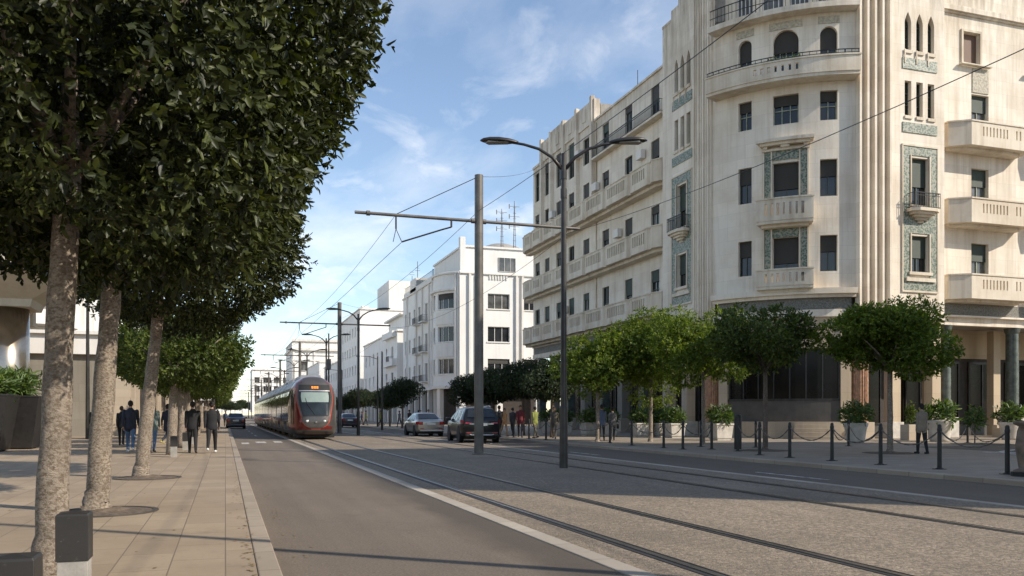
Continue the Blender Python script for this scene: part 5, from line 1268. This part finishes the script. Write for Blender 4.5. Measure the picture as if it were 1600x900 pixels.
# ------------------------------------------------------------------ road vehicles
def car(name, label, cat, loc, rotz, spec, paint, group=None):
    L, W, zr, zb, zl = spec['L'], spec['W'] / 2, spec['roof'], spec['belt'], .24
    t = thing(name, label, cat, loc, group, rotz)
    top = spec['top']; ys = sorted(set(lin(-L / 2, L / 2, 44) + [-L / 2 + .02, -L / 2 + .06, L / 2 - .02, L / 2 - .06]))
    def ztop(y): return interp(top, y)
    def hw(y):
        k = min(1, (y + L / 2) / .5); q = min(1, (L / 2 - y) / .9)
        return W * (.87 + .13 * math.sqrt(max(0, 1 - (1 - k) ** 2))) * (.80 + .20 * math.sqrt(max(0, 1 - (1 - q) ** 2)))
    def wr(y): return hw(y) * (.985 - .27 * max(0, min(1, (ztop(y) - zb) / (zr - zb))))
    def low(y): return zl + .10 * max(0, 1 - (y + L / 2) / .4) + .08 * max(0, 1 - (L / 2 - y) / .5)
    def half(y):
        z1 = ztop(y); b = min(zb, z1 - .05); w = hw(y); r = wr(y)
        return [(w * .90, low(y)), (w * .975, low(y) + .10), (w, low(y) + .30), (w * .995, b - .16), (w * .965, b - .01), (w * .955, b), (r, z1 - (z1 - b) * .16), (r * .93, z1 - (z1 - b) * .05), (r * .75, z1 - .005), (r * .4, z1 + .012), (0, z1 + .018)]
    c = MB(); rs = []
    for y in ys:
        h = half(y); rs.append([(x, y, z) for x, z in h] + [(-x, y, z) for x, z in reversed(h[:-1])])
    c.rings(rs); body = c.build('body', paint, t, smooth=True)
    # glass
    def side(sx, y, k):
        h = half(y); a, b = h[5], h[6]; x = a[0] + (b[0] - a[0]) * k + .012; return (sx * x, y, a[1] + (b[1] - a[1]) * k)
    for sx in (-1, 1):
        for (a0, a1, b0, b1) in spec['side']:
            g = MB(); g.rings([[side(sx, a0 + (b0 - a0) * k + ((a1 - a0) + ((b1 - b0) - (a1 - a0)) * k) * i / 8, .06 + .86 * k) for i in range(9)] for k in lin(0, 1, 5)], False, 0, closed=False); g.build('side_window', M['car_glass'], t, smooth=True)
    for nm, (y0, y1) in (('rear_window', spec['rear']), ('windscreen', spec['front'])):
        g = MB(); g.rings([[(wr(y) * .80 * k, y + (-.012 if nm == 'rear_window' else .012), ztop(y) + .02 + .018 * (1 - abs(k))) for k in lin(-1, 1, 10)] for y in lin(y0, y1, 8)], False, 0, closed=False); g.build(nm, M['car_glass'], t, smooth=True)
    # wheels and arches
    wr_ = spec['wheel']
    for sx in (-1, 1):
        for y in spec['axles']:
            x = sx * (W - .10)
            k = MB(); k.lathe([(wr_ + .07, -.005), (wr_ + .07, .03), (wr_ + .02, .035), (.01, .035)], (0, 0, 0), 28)
            k.v = [(sx * (hw(y) - .022 + v[2]), y + v[0], wr_ + v[1]) for v in k.v]; k.build('wheel_arch', M['rubber'], t)
            k = MB(); k.lathe([(wr_ * .6, -.11), (wr_ * .93, -.11), (wr_, -.07), (wr_, .07), (wr_ * .93, .11), (wr_ * .66, .11)], (0, 0, 0), 28)
            k.v = [(x + sx * v[2], y + v[0], wr_ + v[1]) for v in k.v]; whl = k.build('wheel', M['rubber'], t)
            k = MB(); k.lathe([(wr_ * .66, .085), (wr_ * .6, .06), (.06, .075), (.01, .09)], (0, 0, 0), 20)
            for q in range(5):
                a = q * 2 * math.pi / 5; k.box(-.03, .03, .05, wr_ * .62, .075, .10); nv = k.v[-8:]; k.v[-8:] = [(v[0] * math.cos(a) - v[1] * math.sin(a), v[0] * math.sin(a) + v[1] * math.cos(a), v[2]) for v in nv]
            k.v = [(x + sx * (v[2] + .008), y + v[0], wr_ + v[1]) for v in k.v]; k.build('rim', M['silver'], whl)
    yr = -L / 2
    for sx in (-1, 1):
        lx0, lx1, lz0, lz1 = spec['tail']
        k = MB(); n = 6; rows = []
        for z in lin(lz0, lz1, 4):
            rows.append([(sx * (lx0 + (lx1 - lx0) * i / n), yr - .015 + (0.0 if i < n - 1 else .04 * (i - n + 2)) + max(0, (z - .9)) * spec.get('rake', .1), z) for i in range(n + 1)])
        k.rings(rows, False, 0, closed=False)
        rows2 = [[(sx * (hw(yr + .05 + .3 * q) + .012), yr + .05 + .3 * q, z) for q in lin(0, 1, 4)] for z in (lz0 + .03, (lz0 + lz1) / 2, lz1)]
        k.rings(rows2, False, 0, closed=False); k.build('tail_lamp', M['tail_red'], t)
        k = MB(); yy = spec['mirror']; k.box(sx * (hw(yy) - .03) - .0, sx * (hw(yy) + .22), yy - .07, yy + .09, zb + .0, zb + .17); k.build('wing_mirror', paint, t, bevel=.03)
        k = MB()
        for z in (spec['handle'],):
            for yh in spec['doors']: k.box(sx * hw(yh) - .01, sx * (hw(yh) + .035), yh - .1, yh + .1, z, z + .035)
        k.build('door_handle', M['silver'] if spec.get('chrome') else paint, t)
        k = MB(); yy = L / 2; k.box(sx * (W * .45) - .16, sx * (W * .45) + .16, yy - .3, yy - .06, .62, .78); k.build('headlight', M['chrome'], t, bevel=.04)
    k = MB(); k.box(-.27, .27, yr - .035, yr - .01, spec['plate'], spec['plate'] + .12); k.build('number_plate', M['plate'], t)
    k = MB(); k.box(-W * .82, W * .82, yr - .05, yr + .15, .30, .52 if spec.get('suv') else .42); k.build('rear_bumper', M['black_trim'] if spec.get('suv') else paint, t, bevel=.04)
    if spec.get('suv'):
        k = MB(); k.tube([(-W * .6, yr - .06, .40), (-W * .5, yr - .07, .37), (W * .5, yr - .07, .37), (W * .6, yr - .06, .40)], .022, 6); k.build('silver_skid', M['silver'], t)
        for sx in (-1, 1):
            k = MB(); k.tube([(sx * wr(0) * .86, -1.55, zr + .0), (sx * wr(0) * .86, -1.35, zr + .06), (sx * wr(0) * .86, .35, zr + .05), (sx * wr(0) * .86, .6, zr - .03)], .02, 6); k.build('roof_rail', M['silver'], t)
        k = MB(); k.box(-W * .6, W * .6, yr - .02, yr + .0, .86, .90); k.build('tailgate_trim', M['silver'], t)
    k = MB()
    for sx in (-1, 1): k.box(sx * W * .66 - .12, sx * W * .66 + .12, yr - .055, yr - .02, .46, .50)
    k.build('reflector', M['tail_red'], t)
    k = MB(); k.box(-W * .8, W * .8, -L / 2 + .3, L / 2 - .3, .16, .3); k.build('underbody', M['rubber'], t)
    t.scale = (spec.get('k', 1.),) * 3
    return t
M['car_glass'] = glassmat('car_glass', (.018, .022, .025), .05, .6)
M['tail_red'] = plain('red_tail_lamp', (.32, .012, .015), .2, 0, .15, 6, coat=.5)
M['plate'] = plain('pale_number_plate', (.62, .61, .58), .5, var=.05)
M['black_trim'] = plain('black_bumper_plastic', (.02, .02, .02), .55)
def paintm(name, c, metal=.45, coat=.7): return plain(name, c, .28, metal, .06, .6, coat=coat, spec=.5 if coat > .5 else .3)
suv = dict(k=1.07, L=4.65, W=1.88, roof=1.66, belt=1.02, wheel=.36, suv=True, axles=(-1.42, 1.32), side=[(-1.80, -1.28, -1.62, -1.28), (-1.18, -.28, -1.18, -.28), (-.18, .95, -.18, .52)],
    top=[(-2.33, 1.02), (-2.27, 1.12), (-1.92, 1.58), (-1.7, 1.64), (-.6, 1.68), (.2, 1.64), (1.25, 1.10), (2.1, .95), (2.33, .75)], rear=(-2.24, -1.95), front=(.28, 1.15), tail=(.46, .90, .90, 1.07), mirror=.85, handle=.86, doors=(-.95, .05), plate=.80, rake=.25)
sed = dict(k=1.04, L=4.55, W=1.78, roof=1.47, belt=.95, wheel=.315, axles=(-1.35, 1.32), side=[(-1.15, -.42, -.95, -.42), (-.34, .95, -.34, .42)], chrome=True,
    top=[(-2.28, .92), (-2.2, 1.0), (-1.65, 1.05), (-.85, 1.42), (-.3, 1.48), (.3, 1.45), (1.15, 1.02), (2.0, .88), (2.28, .70)], rear=(-1.58, -.92), front=(.38, 1.08), tail=(.52, .86, .72, .92), mirror=.85, handle=.80, doors=(-.7, .2), plate=.72, rake=.1)
gsuv = G(731, 693)
car('suv', 'black suv with roof rails driving away behind the nearest tram wire pole', 'car', (12.25, 43.0, 0), R(-5), suv, paintm('black_car_paint', (.008, .0085, .010), 0, .25))
car('sedan', 'champagne silver sedan driving away ahead of the black suv', 'car', (12.55, 56.0, 0), R(0), sed, paintm('champagne_silver_paint', (.40, .37, .32), .6))
car('sedan', 'dark grey hatchback driving away in the left lane beside the tram', 'car', (1.0, 91.5, 0), 0, dict(sed, top=[(-2.28, .95), (-2.2, 1.05), (-1.75, 1.12), (-1.2, 1.46), (-.3, 1.50), (.3, 1.46), (1.15, 1.02), (2.0, .88), (2.28, .70)], rear=(-1.7, -1.25)), paintm('dark_grey_car_paint', (.09, .09, .095)))
for i, (x, y, cc, lab) in enumerate(((1.5, 128, (.03, .03, .035), 'small dark car further ahead in the left lane'), (-.0 + 1.2, 165, (.35, .34, .33), 'small pale car far ahead in the left lane'), (1.6, 205, (.2, .03, .03), 'tiny red car farthest ahead in the left lane'), (12.9, 96, (.05, .05, .055), 'dark car far ahead in the right lanes beyond the champagne sedan'), (13.2, 140, (.45, .44, .42), 'pale car farthest ahead in the right lanes'))):
    car('sedan', lab, 'car', (x, y, 0), 0, sed, paintm('car_paint', cc))

# ------------------------------------------------------------------ people
def capsule(mb, a, b, ra, rb, k=10):
    a, b = Vector(a), Vector(b); d = (b - a); L = d.length; d = d / L if L > 1e-6 else Vector((0, 0, 1))
    x = d.cross(Vector((0, 1, 0)));  x = x if x.length > .1 else d.cross(Vector((1, 0, 0))); x.normalize(); y = d.cross(x); rs = []
    for t in (-1, -.8, -.45, 0): rs.append((a + d * ra * t, ra * math.sqrt(max(.004, 1 - t * t))))
    for t in (0, .45, .8, 1): rs.append((b + d * rb * t, rb * math.sqrt(max(.004, 1 - t * t))))
    mb.rings([[c + (x * math.cos(q) + y * math.sin(q)) * r for q in [2 * math.pi * j / k for j in range(k)]] for c, r in rs])
SKIN = plain('skin', (.36, .20, .13), .55, var=.08)
CL = {}
def cloth(c):
    if c not in CL: CL[c] = plain('cloth', c, .85, var=.18, scale=7, bmp=.25, bscale=14)
    return CL[c]
def person(label, loc, face, top, legs, shoe, hair=(.015, .012, .01), h=1.75, stride=.42, arm=.35, fine=True, group=None, longhair=False, coat=0., build=1.0, fem=False, bag=None):
    t = thing('person', label, 'person', loc, group, face); S = h / 1.75
    mb = MB(); seg = []     # (a, b, r, material)
    def cap(a, b, ra, rb, m, k=10): capsule(mb, a, b, ra, rb, k); seg.append((np.array(a), np.array(b), (ra + rb) / 2, m))
    hipz = .93 - abs(stride) * .06
    for sx, ph in ((-1, 1), (1, -1)):
        th = ph * stride; hp = Vector((sx * .095, 0, hipz))
        kn = hp + Vector((0, math.sin(th) * .44, -math.cos(th) * .44)); bend = th - (.12 if th > 0 else .42 * abs(stride) / .42)
        an = kn + Vector((0, math.sin(bend) * .42, -math.cos(bend) * .42)); an.z = max(an.z, .075)
        cap(hp, kn, .092 * build, .062 * build, 1, 12); cap(kn, an, .062 * build, .043 * build, 1, 12)
        ft = an + Vector((sx * .015, .15, -.035 if th >= 0 else -.05)); hl = an + Vector((0, -.045, -.035)); ft.z = max(.032, ft.z - (0 if th >= 0 else .02)); hl.z = max(.036, hl.z)
        cap(hl, an + Vector((0, .01, .02)), .042, .045, 2); cap(hl, ft, .040, .036, 2)
    # torso as a loft of ellipses
    rings = [(.80 - coat, .145, .100), (.88, .172, .118), (.98, .168, .115), (1.10, .160 if not fem else .145, .108), (1.25, .172 if not fem else .155, .118), (1.36, .182 if not fem else .158, .115), (1.44, .150 if not fem else .13, .095), (1.49, .085, .075), (1.53, .058, .06)]
    k = 18; mb.rings([[(rx * build * math.cos(a), ry * build * math.sin(a) - .01, z) for a in [2 * math.pi * j / k for j in range(k)]] for z, rx, ry in rings])
    for z0, z1, r in ((.86 - coat, 1.0, .15), (1.0, 1.25, .15), (1.25, 1.40, .16)): seg.append((np.array((-.06, 0, z0)), np.array((.06, 0, z1)), r, 0)); seg.append((np.array((.06, 0, z0)), np.array((-.06, 0, z1)), r, 0))
    cap((0, 0, 1.50), (0, .012, 1.58), .052, .05, 3)
    sw = .178 * build if not fem else .152
    for sx, ph in ((-1, -1), (1, 1)):
        th = ph * arm; sh = Vector((sx * sw, -.005, 1.415)); el = sh + Vector((sx * .028, math.sin(th) * .27, -math.cos(th) * .28)); t2 = th + .30
        wr = el + Vector((sx * .005, math.sin(t2) * .24, -math.cos(t2) * .235))
        cap(sh, el, .062 * build, .047 * build, 0); cap(el, wr, .047 * build, .034, 0)
        d = (wr - el).normalized(); f = d.cross(Vector((sx, 0, 0))).normalized()   # f: across the palm
        if f.y < 0: f = -f
        pm = wr + d * .085; cap(wr, wr + d * .02, .027, .027, 3, 8)
        for q in (-.022, -.007, .008, .022): cap(wr + d * .02 + f * q * .8, pm + f * q, .014, .012, 3, 7)
        inn = Vector((-sx, 0, 0))
        for q, ln in ((-.03, .062), (-.010, .075), (.011, .080), (.031, .072)):
            a = pm + f * q; m = a + d * ln * .55 + inn * .010; e = m + d * ln * .40 + inn * .030
            cap(a, m, .0095, .0088, 3, 6); cap(m, e, .0088, .008, 3, 6)
        a = wr + d * .03 + f * .026; m = a + d * .03 + f * .028 + inn * .012; e = m + d * .032 + f * .008 + inn * .01; cap(a, m, .012, .0105, 3, 6); cap(m, e, .0105, .009, 3, 6)
    # head: skull, jaw, nose, ears, brow
    hc = Vector((0, .015, 1.66)); HK = 1.07
    def ell(c, rx, ry, rz, m, k=14):
        mb.rings([[(c.x + rx * math.sin(p) * math.cos(q), c.y + ry * math.sin(p) * math.sin(q), c.z - rz * math.cos(p)) for q in [2 * math.pi * j / k for j in range(k)]] for p in [math.pi * (i + .15) / 9.3 for i in range(10)]])
        seg.append((np.array(c), np.array(c + Vector((0, 0, .001))), (rx + ry + rz) / 3, m))
    ell(hc + Vector((0, 0, .02)), .080, .100, .104, 3); ell(hc + Vector((0, .030, -.055)), .056, .062, .062, 3)
    cap(hc + Vector((0, .098, .0)), hc + Vector((0, .112, -.032)), .010, .014, 3, 6)
    for sx in (-1, 1): ell(hc + Vector((sx * .078, 0, -.015)), .012, .022, .034, 3, 8)
    o = mb.build('raw', [cloth(top), cloth(legs), cloth(shoe), SKIN])
    rm = o.modifiers.new('r', 'REMESH'); rm.mode = 'VOXEL'; rm.voxel_size = .0075 if fine else .013; rm.use_smooth_shade = True
    sm = o.modifiers.new('s', 'SMOOTH'); sm.iterations = 3; sm.factor = .5
    me = bpy.data.meshes.new_from_object(o.evaluated_get(bpy.context.evaluated_depsgraph_get())); raw = o.data; bpy.data.objects.remove(o); bpy.data.meshes.remove(raw)
    nf = len(me.polygons); ctr = np.empty(nf * 3, np.float32); me.polygons.foreach_get('center', ctr); ctr = ctr.reshape(-1, 3)
    best = np.full(nf, 1e9); mi = np.zeros(nf, np.int32)
    for a, b, r, m in seg:
        ab = b - a; tt = np.clip(((ctr - a) @ ab) / max(1e-9, ab @ ab), 0, 1); dd = np.linalg.norm(ctr - a - tt[:, None] * ab, axis=1) - r
        w = dd < best; best[w] = dd[w]; mi[w] = m
    tor = (np.abs(ctr[:, 0]) < .2) & (ctr[:, 2] > .83 - coat) & (ctr[:, 2] < 1.46) & (mi == 1); mi[tor] = 0
    sk = (mi == 0) & (ctr[:, 2] > 1.53); mi[sk] = 3
    me.materials.clear()
    for m in (cloth(top), cloth(legs), cloth(shoe), SKIN): me.materials.append(m)
    me.polygons.foreach_set('material_index', mi); me.polygons.foreach_set('use_smooth', [True] * nf)
    b = bpy.data.objects.new('body', me); COL.objects.link(b); b.parent = t
    # eyes, mouth
    e = MB()
    for sx in (-1, 1): e.lathe([(.002, -.011), (.009, -.007), (.012, 0), (.009, .007), (.002, .011)], tuple(hc + Vector((sx * .031, .094, .012))), 8)
    e.build('eyes', cloth((.03, .02, .015)), t)
    e = MB(); e.box(-.022, .022, .098, .104, hc.z - .068, hc.z - .06); e.build('mouth', cloth((.22, .08, .06)), t)
    hr = MB(); rs = []
    for p in [math.pi * (i + .05) / 12 for i in range(12)]:
        rs.append([(( .088 * math.sin(p)) * math.cos(q) * (1 + .03 * math.sin(q * 5 + p * 3)), -.004 + hc.y + .108 * math.sin(p) * math.sin(q) * (1 + .02 * math.cos(q * 7)), max(hc.z + .022 + .113 * math.cos(p), hc.z + (.045 if math.sin(q) > .35 else -.015 if math.sin(q) > -.3 else (-.075 if not longhair else -.16)))) for q in [2 * math.pi * j / 22 for j in range(22)]])
    hr.rings(rs); hr.build('hair', cloth(hair), t, smooth=True)
    if coat or True:
        # hem, cuffs and collar read as slightly proud bands of the jacket
        hm = MB(); hm.rings([[(rx * build * math.cos(a), ry * build * math.sin(a) - .01, z) for a in [2 * math.pi * j / 20 for j in range(20)]] for z, rx, ry in ((.83 - coat, .160, .118), (.86 - coat, .178, .127), (.98, .176, .124))], False); hm.build('jacket_hem', cloth(top), t, smooth=True)
    if bag:
        g = MB(); g.box(.22, .34, -.14, .14, .62, .90); g.build('bag', cloth(bag), t, bevel=.03)
    t.scale = (S, S, S); return t
BLK = (.016, .016, .018); NAVY = (.018, .022, .038); JEAN = (.07, .12, .21); WHT = (.6, .6, .58); TEAL = (.12, .17, .165)
gl = 'people walking on the left pavement'; gr = 'people on the far pavement'
def pl(u, v, h=GH_L): return G(u, v, h)
person('man in black jacket and black trousers walking away, left of the pair by the kerb', pl(301, 708), R(3), (.013, .013, .015), (.012, .012, .013), (.02, .02, .02), h=1.74, stride=.22, arm=.18, group=gl, build=1.08)
person('man in black jacket and white shoes walking away closest to the kerb', pl(331, 708), R(-4), (.015, .015, .018), (.010, .010, .012), WHT, h=1.74, stride=-.36, arm=.22, group=gl, build=1.08)
person('man in navy jacket and blue jeans walking away between the second and third trunks', pl(204, 707), R(2), NAVY, JEAN, WHT, h=1.78, stride=.36, arm=.3, group=gl, build=1.12)
person('woman in dark jacket and black trousers walking left of the man in navy jacket', pl(190, 696), R(0), BLK, BLK, BLK, hair=(.06, .035, .02), h=1.66, stride=.3, arm=.3, group=gl, fem=True)
person('person in grey green top and blue jeans half hidden behind the third trunk', pl(238, 707), R(-4), TEAL, JEAN, BLK, h=1.74, stride=.25, arm=.2, group=gl)
person('person in navy coat striding behind the third and fourth trunks', pl(262, 699), R(-30), NAVY, NAVY, (.4, .33, .1), h=1.72, stride=.5, arm=.3, group=gl, fine=False, coat=.15)
person('person in black standing behind the slim post at the grey stone wall', pl(147, 690), R(40), BLK, (.05, .06, .09), BLK, h=1.72, stride=.1, arm=.1, group=gl, fine=False)
for i, (x, y, cl) in enumerate(((-.6, 74, (.10, .06, .08)), (-2.6, 66, (.05, .05, .06)), (-3.8, 82, (.2, .19, .17)), (.0, 96, (.05, .08, .14)))):
    person('%s of the small distant walkers up the left pavement' % ('first', 'second', 'third', 'fourth')[i], (x, y, GH_L), R(180 * (i % 2)), cl, BLK, BLK, h=1.7, stride=.3, fine=False, group='distant walkers')
person('woman in pale beige jacket and black trousers walking away with tied dark hair', pl(1440, 709, GH_R), R(-12), (.24, .195, .145), BLK, BLK, h=1.64, stride=.15, arm=.10, group=gr, longhair=True, fem=True, build=1.1)
person('person in blue jumper and black trousers walking by the arcade', pl(940, 689, GH_R), R(-20), (.09, .12, .19), BLK, BLK, h=1.76, stride=.25, arm=.2, group=gr)
person('person in patterned grey shirt and black trousers beside the blue jumper', pl(957, 688, GH_R), R(-20), (.12, .12, .13), BLK, BLK, h=1.66, stride=-.25, arm=.2, group=gr, fem=True, bag=(.02, .02, .02))
for i, (u, v, tp, lg, hh) in enumerate(((813, 684, (.14, .02, .025), (.03, .03, .035), 1.8), (836, 685, (.20, .22, .05), (.12, .1, .07), 1.72), (788, 682, (.40, .22, .10), (.30, .2, .12), 1.66), (780, 684, BLK, BLK, 1.78), (866, 686, (.09, .08, .06), (.11, .09, .07), 1.7), (801, 681, (.04, .04, .045), BLK, 1.7))):
    person('person in %s top among the walkers right of the black suv' % ('maroon', 'yellow green', 'orange', 'black', 'olive', 'charcoal')[i], pl(u, v, GH_R), R((160, 20, 200, 10, 150, 0)[i]), tp, lg, BLK, h=hh, stride=.28 * (-1) ** i, fine=False, group=gr)
for i, (x, y, tp) in enumerate(((16.6, 76, BLK), (17.3, 78.5, (.07, .07, .08)), (16.8, 81, (.05, .03, .03)), (18.2, 79, BLK), (17.2, 88, (.12, .12, .13)), (16.4, 95, (.26, .27, .05)), (17, 98, (.06, .05, .06)), (16.2, 104, (.25, .26, .06)), (16.6, 110, (.03, .04, .09)), (16.9, 116, (.03, .03, .04)), (15.9, 122, (.30, .17, .03)), (16.3, 131, (.20, .03, .06)))):
    person('%s walker, nearest first, on the far pavement between champagne sedan and tram' % NTH[i], (x, y, GH_R), R(180 * (i % 2) + 10 * i), tp, (.03, .03, .035), BLK, h=1.68 + .03 * (i % 4), stride=.3 * (-1) ** i, fine=False, group='walkers on the far pavement beyond the cars')

# ------------------------------------------------------------------ light, sky, camera
w = bpy.data.worlds.new('World'); scn.world = w; w.use_nodes = True; nt = w.node_tree; nt.nodes.clear()
out = nt.nodes.new('ShaderNodeOutputWorld'); bg = nt.nodes.new('ShaderNodeBackground'); LK(nt, bg.outputs[0], out.inputs[0]); bg.inputs[1].default_value = .14
sky = nt.nodes.new('ShaderNodeTexSky'); sky.sky_type = 'NISHITA'; sky.sun_disc = False; sky.sun_elevation = R(SUN_EL); sky.sun_rotation = math.atan2(SUN[0], SUN[1]); sky.dust_density = .2; sky.ozone_density = 1.5; sky.air_density = 1.0
tc = N(nt, 'TexCoord'); sp = N(nt, 'SeparateXYZ'); LK(nt, tc.outputs['Generated'], sp.inputs[0])
ad = N(nt, 'Math', _operation='ADD'); LK(nt, sp.outputs[2], ad.inputs[0]); ad.inputs[1].default_value = .22
def dv(o):
    d = N(nt, 'Math', _operation='DIVIDE'); LK(nt, o, d.inputs[0]); LK(nt, ad.outputs[0], d.inputs[1]); return d.outputs[0]
cb = N(nt, 'CombineXYZ'); LK(nt, dv(sp.outputs[0]), cb.inputs[0]); LK(nt, dv(sp.outputs[1]), cb.inputs[1])
mp = N(nt, 'Mapping'); mp.inputs['Location'].default_value = (.35, 1.9, 0); mp.inputs['Scale'].default_value = (1.0, .8, 1); LK(nt, cb.outputs[0], mp.inputs[0])
n1 = N(nt, 'TexNoise', Scale=1.5, Detail=9.0, Roughness=.58, Distortion=.25); LK(nt, mp.outputs[0], n1.inputs['Vector'])
n2 = N(nt, 'TexNoise', Scale=5.2, Detail=7.0, Roughness=.6, Distortion=.4); LK(nt, mp.outputs[0], n2.inputs['Vector'])
hz = ramp(nt, sp.outputs[2], [(.0, (.08, .08, .08)), (.14, (.62, .62, .62)), (.22, (.62, .62, .62)), (.5, (.28, .28, .28))])
a1 = ramp(nt, n1.outputs['Fac'], [(.46, (.06, .06, .06)), (.74, (.9, .9, .9))]); a2 = ramp(nt, n2.outputs['Fac'], [(.53, (0, 0, 0)), (.74, (.6, .6, .6))])
mask = mixc(nt, 1., mixc(nt, 1., a1, a2, 'ADD'), hz, 'MULTIPLY')
LK(nt, mixc(nt, mask, sky.outputs[0], (7.4, 7.25, 7.1)), bg.inputs[0])
sl = bpy.data.lights.new('sun', 'SUN'); sl.energy = 4.2; sl.angle = R(.5); sl.color = (1, .905, .77)
so = bpy.data.objects.new('sun', sl); COL.objects.link(so); so.location = (40, -40, 60)
d = Vector((SUN[0] * math.cos(R(SUN_EL)), SUN[1] * math.cos(R(SUN_EL)), math.sin(R(SUN_EL)))); so.rotation_euler = d.to_track_quat('Z', 'Y').to_euler()
cd = bpy.data.cameras.new('camera'); cd.sensor_width = 36; cd.lens = 36 * FPX / 1600; cd.shift_y = (HY - 450) / 1600; cd.clip_end = 4000; cd.clip_start = .05
co = bpy.data.objects.new('camera', cd); COL.objects.link(co); co.location = (0, 0, CH); co.rotation_euler = (R(90), 0, -YAW); scn.camera = co
vs = scn.view_settings; vs.view_transform = 'Standard'; vs.look = 'None'; vs.exposure = 0.45; vs.gamma = 1; vs.use_curve_mapping = False
scn.render.engine = 'CYCLES'; scn.cycles.use_denoising = True; scn.cycles.max_bounces = 6; scn.cycles.transparent_max_bounces = 4
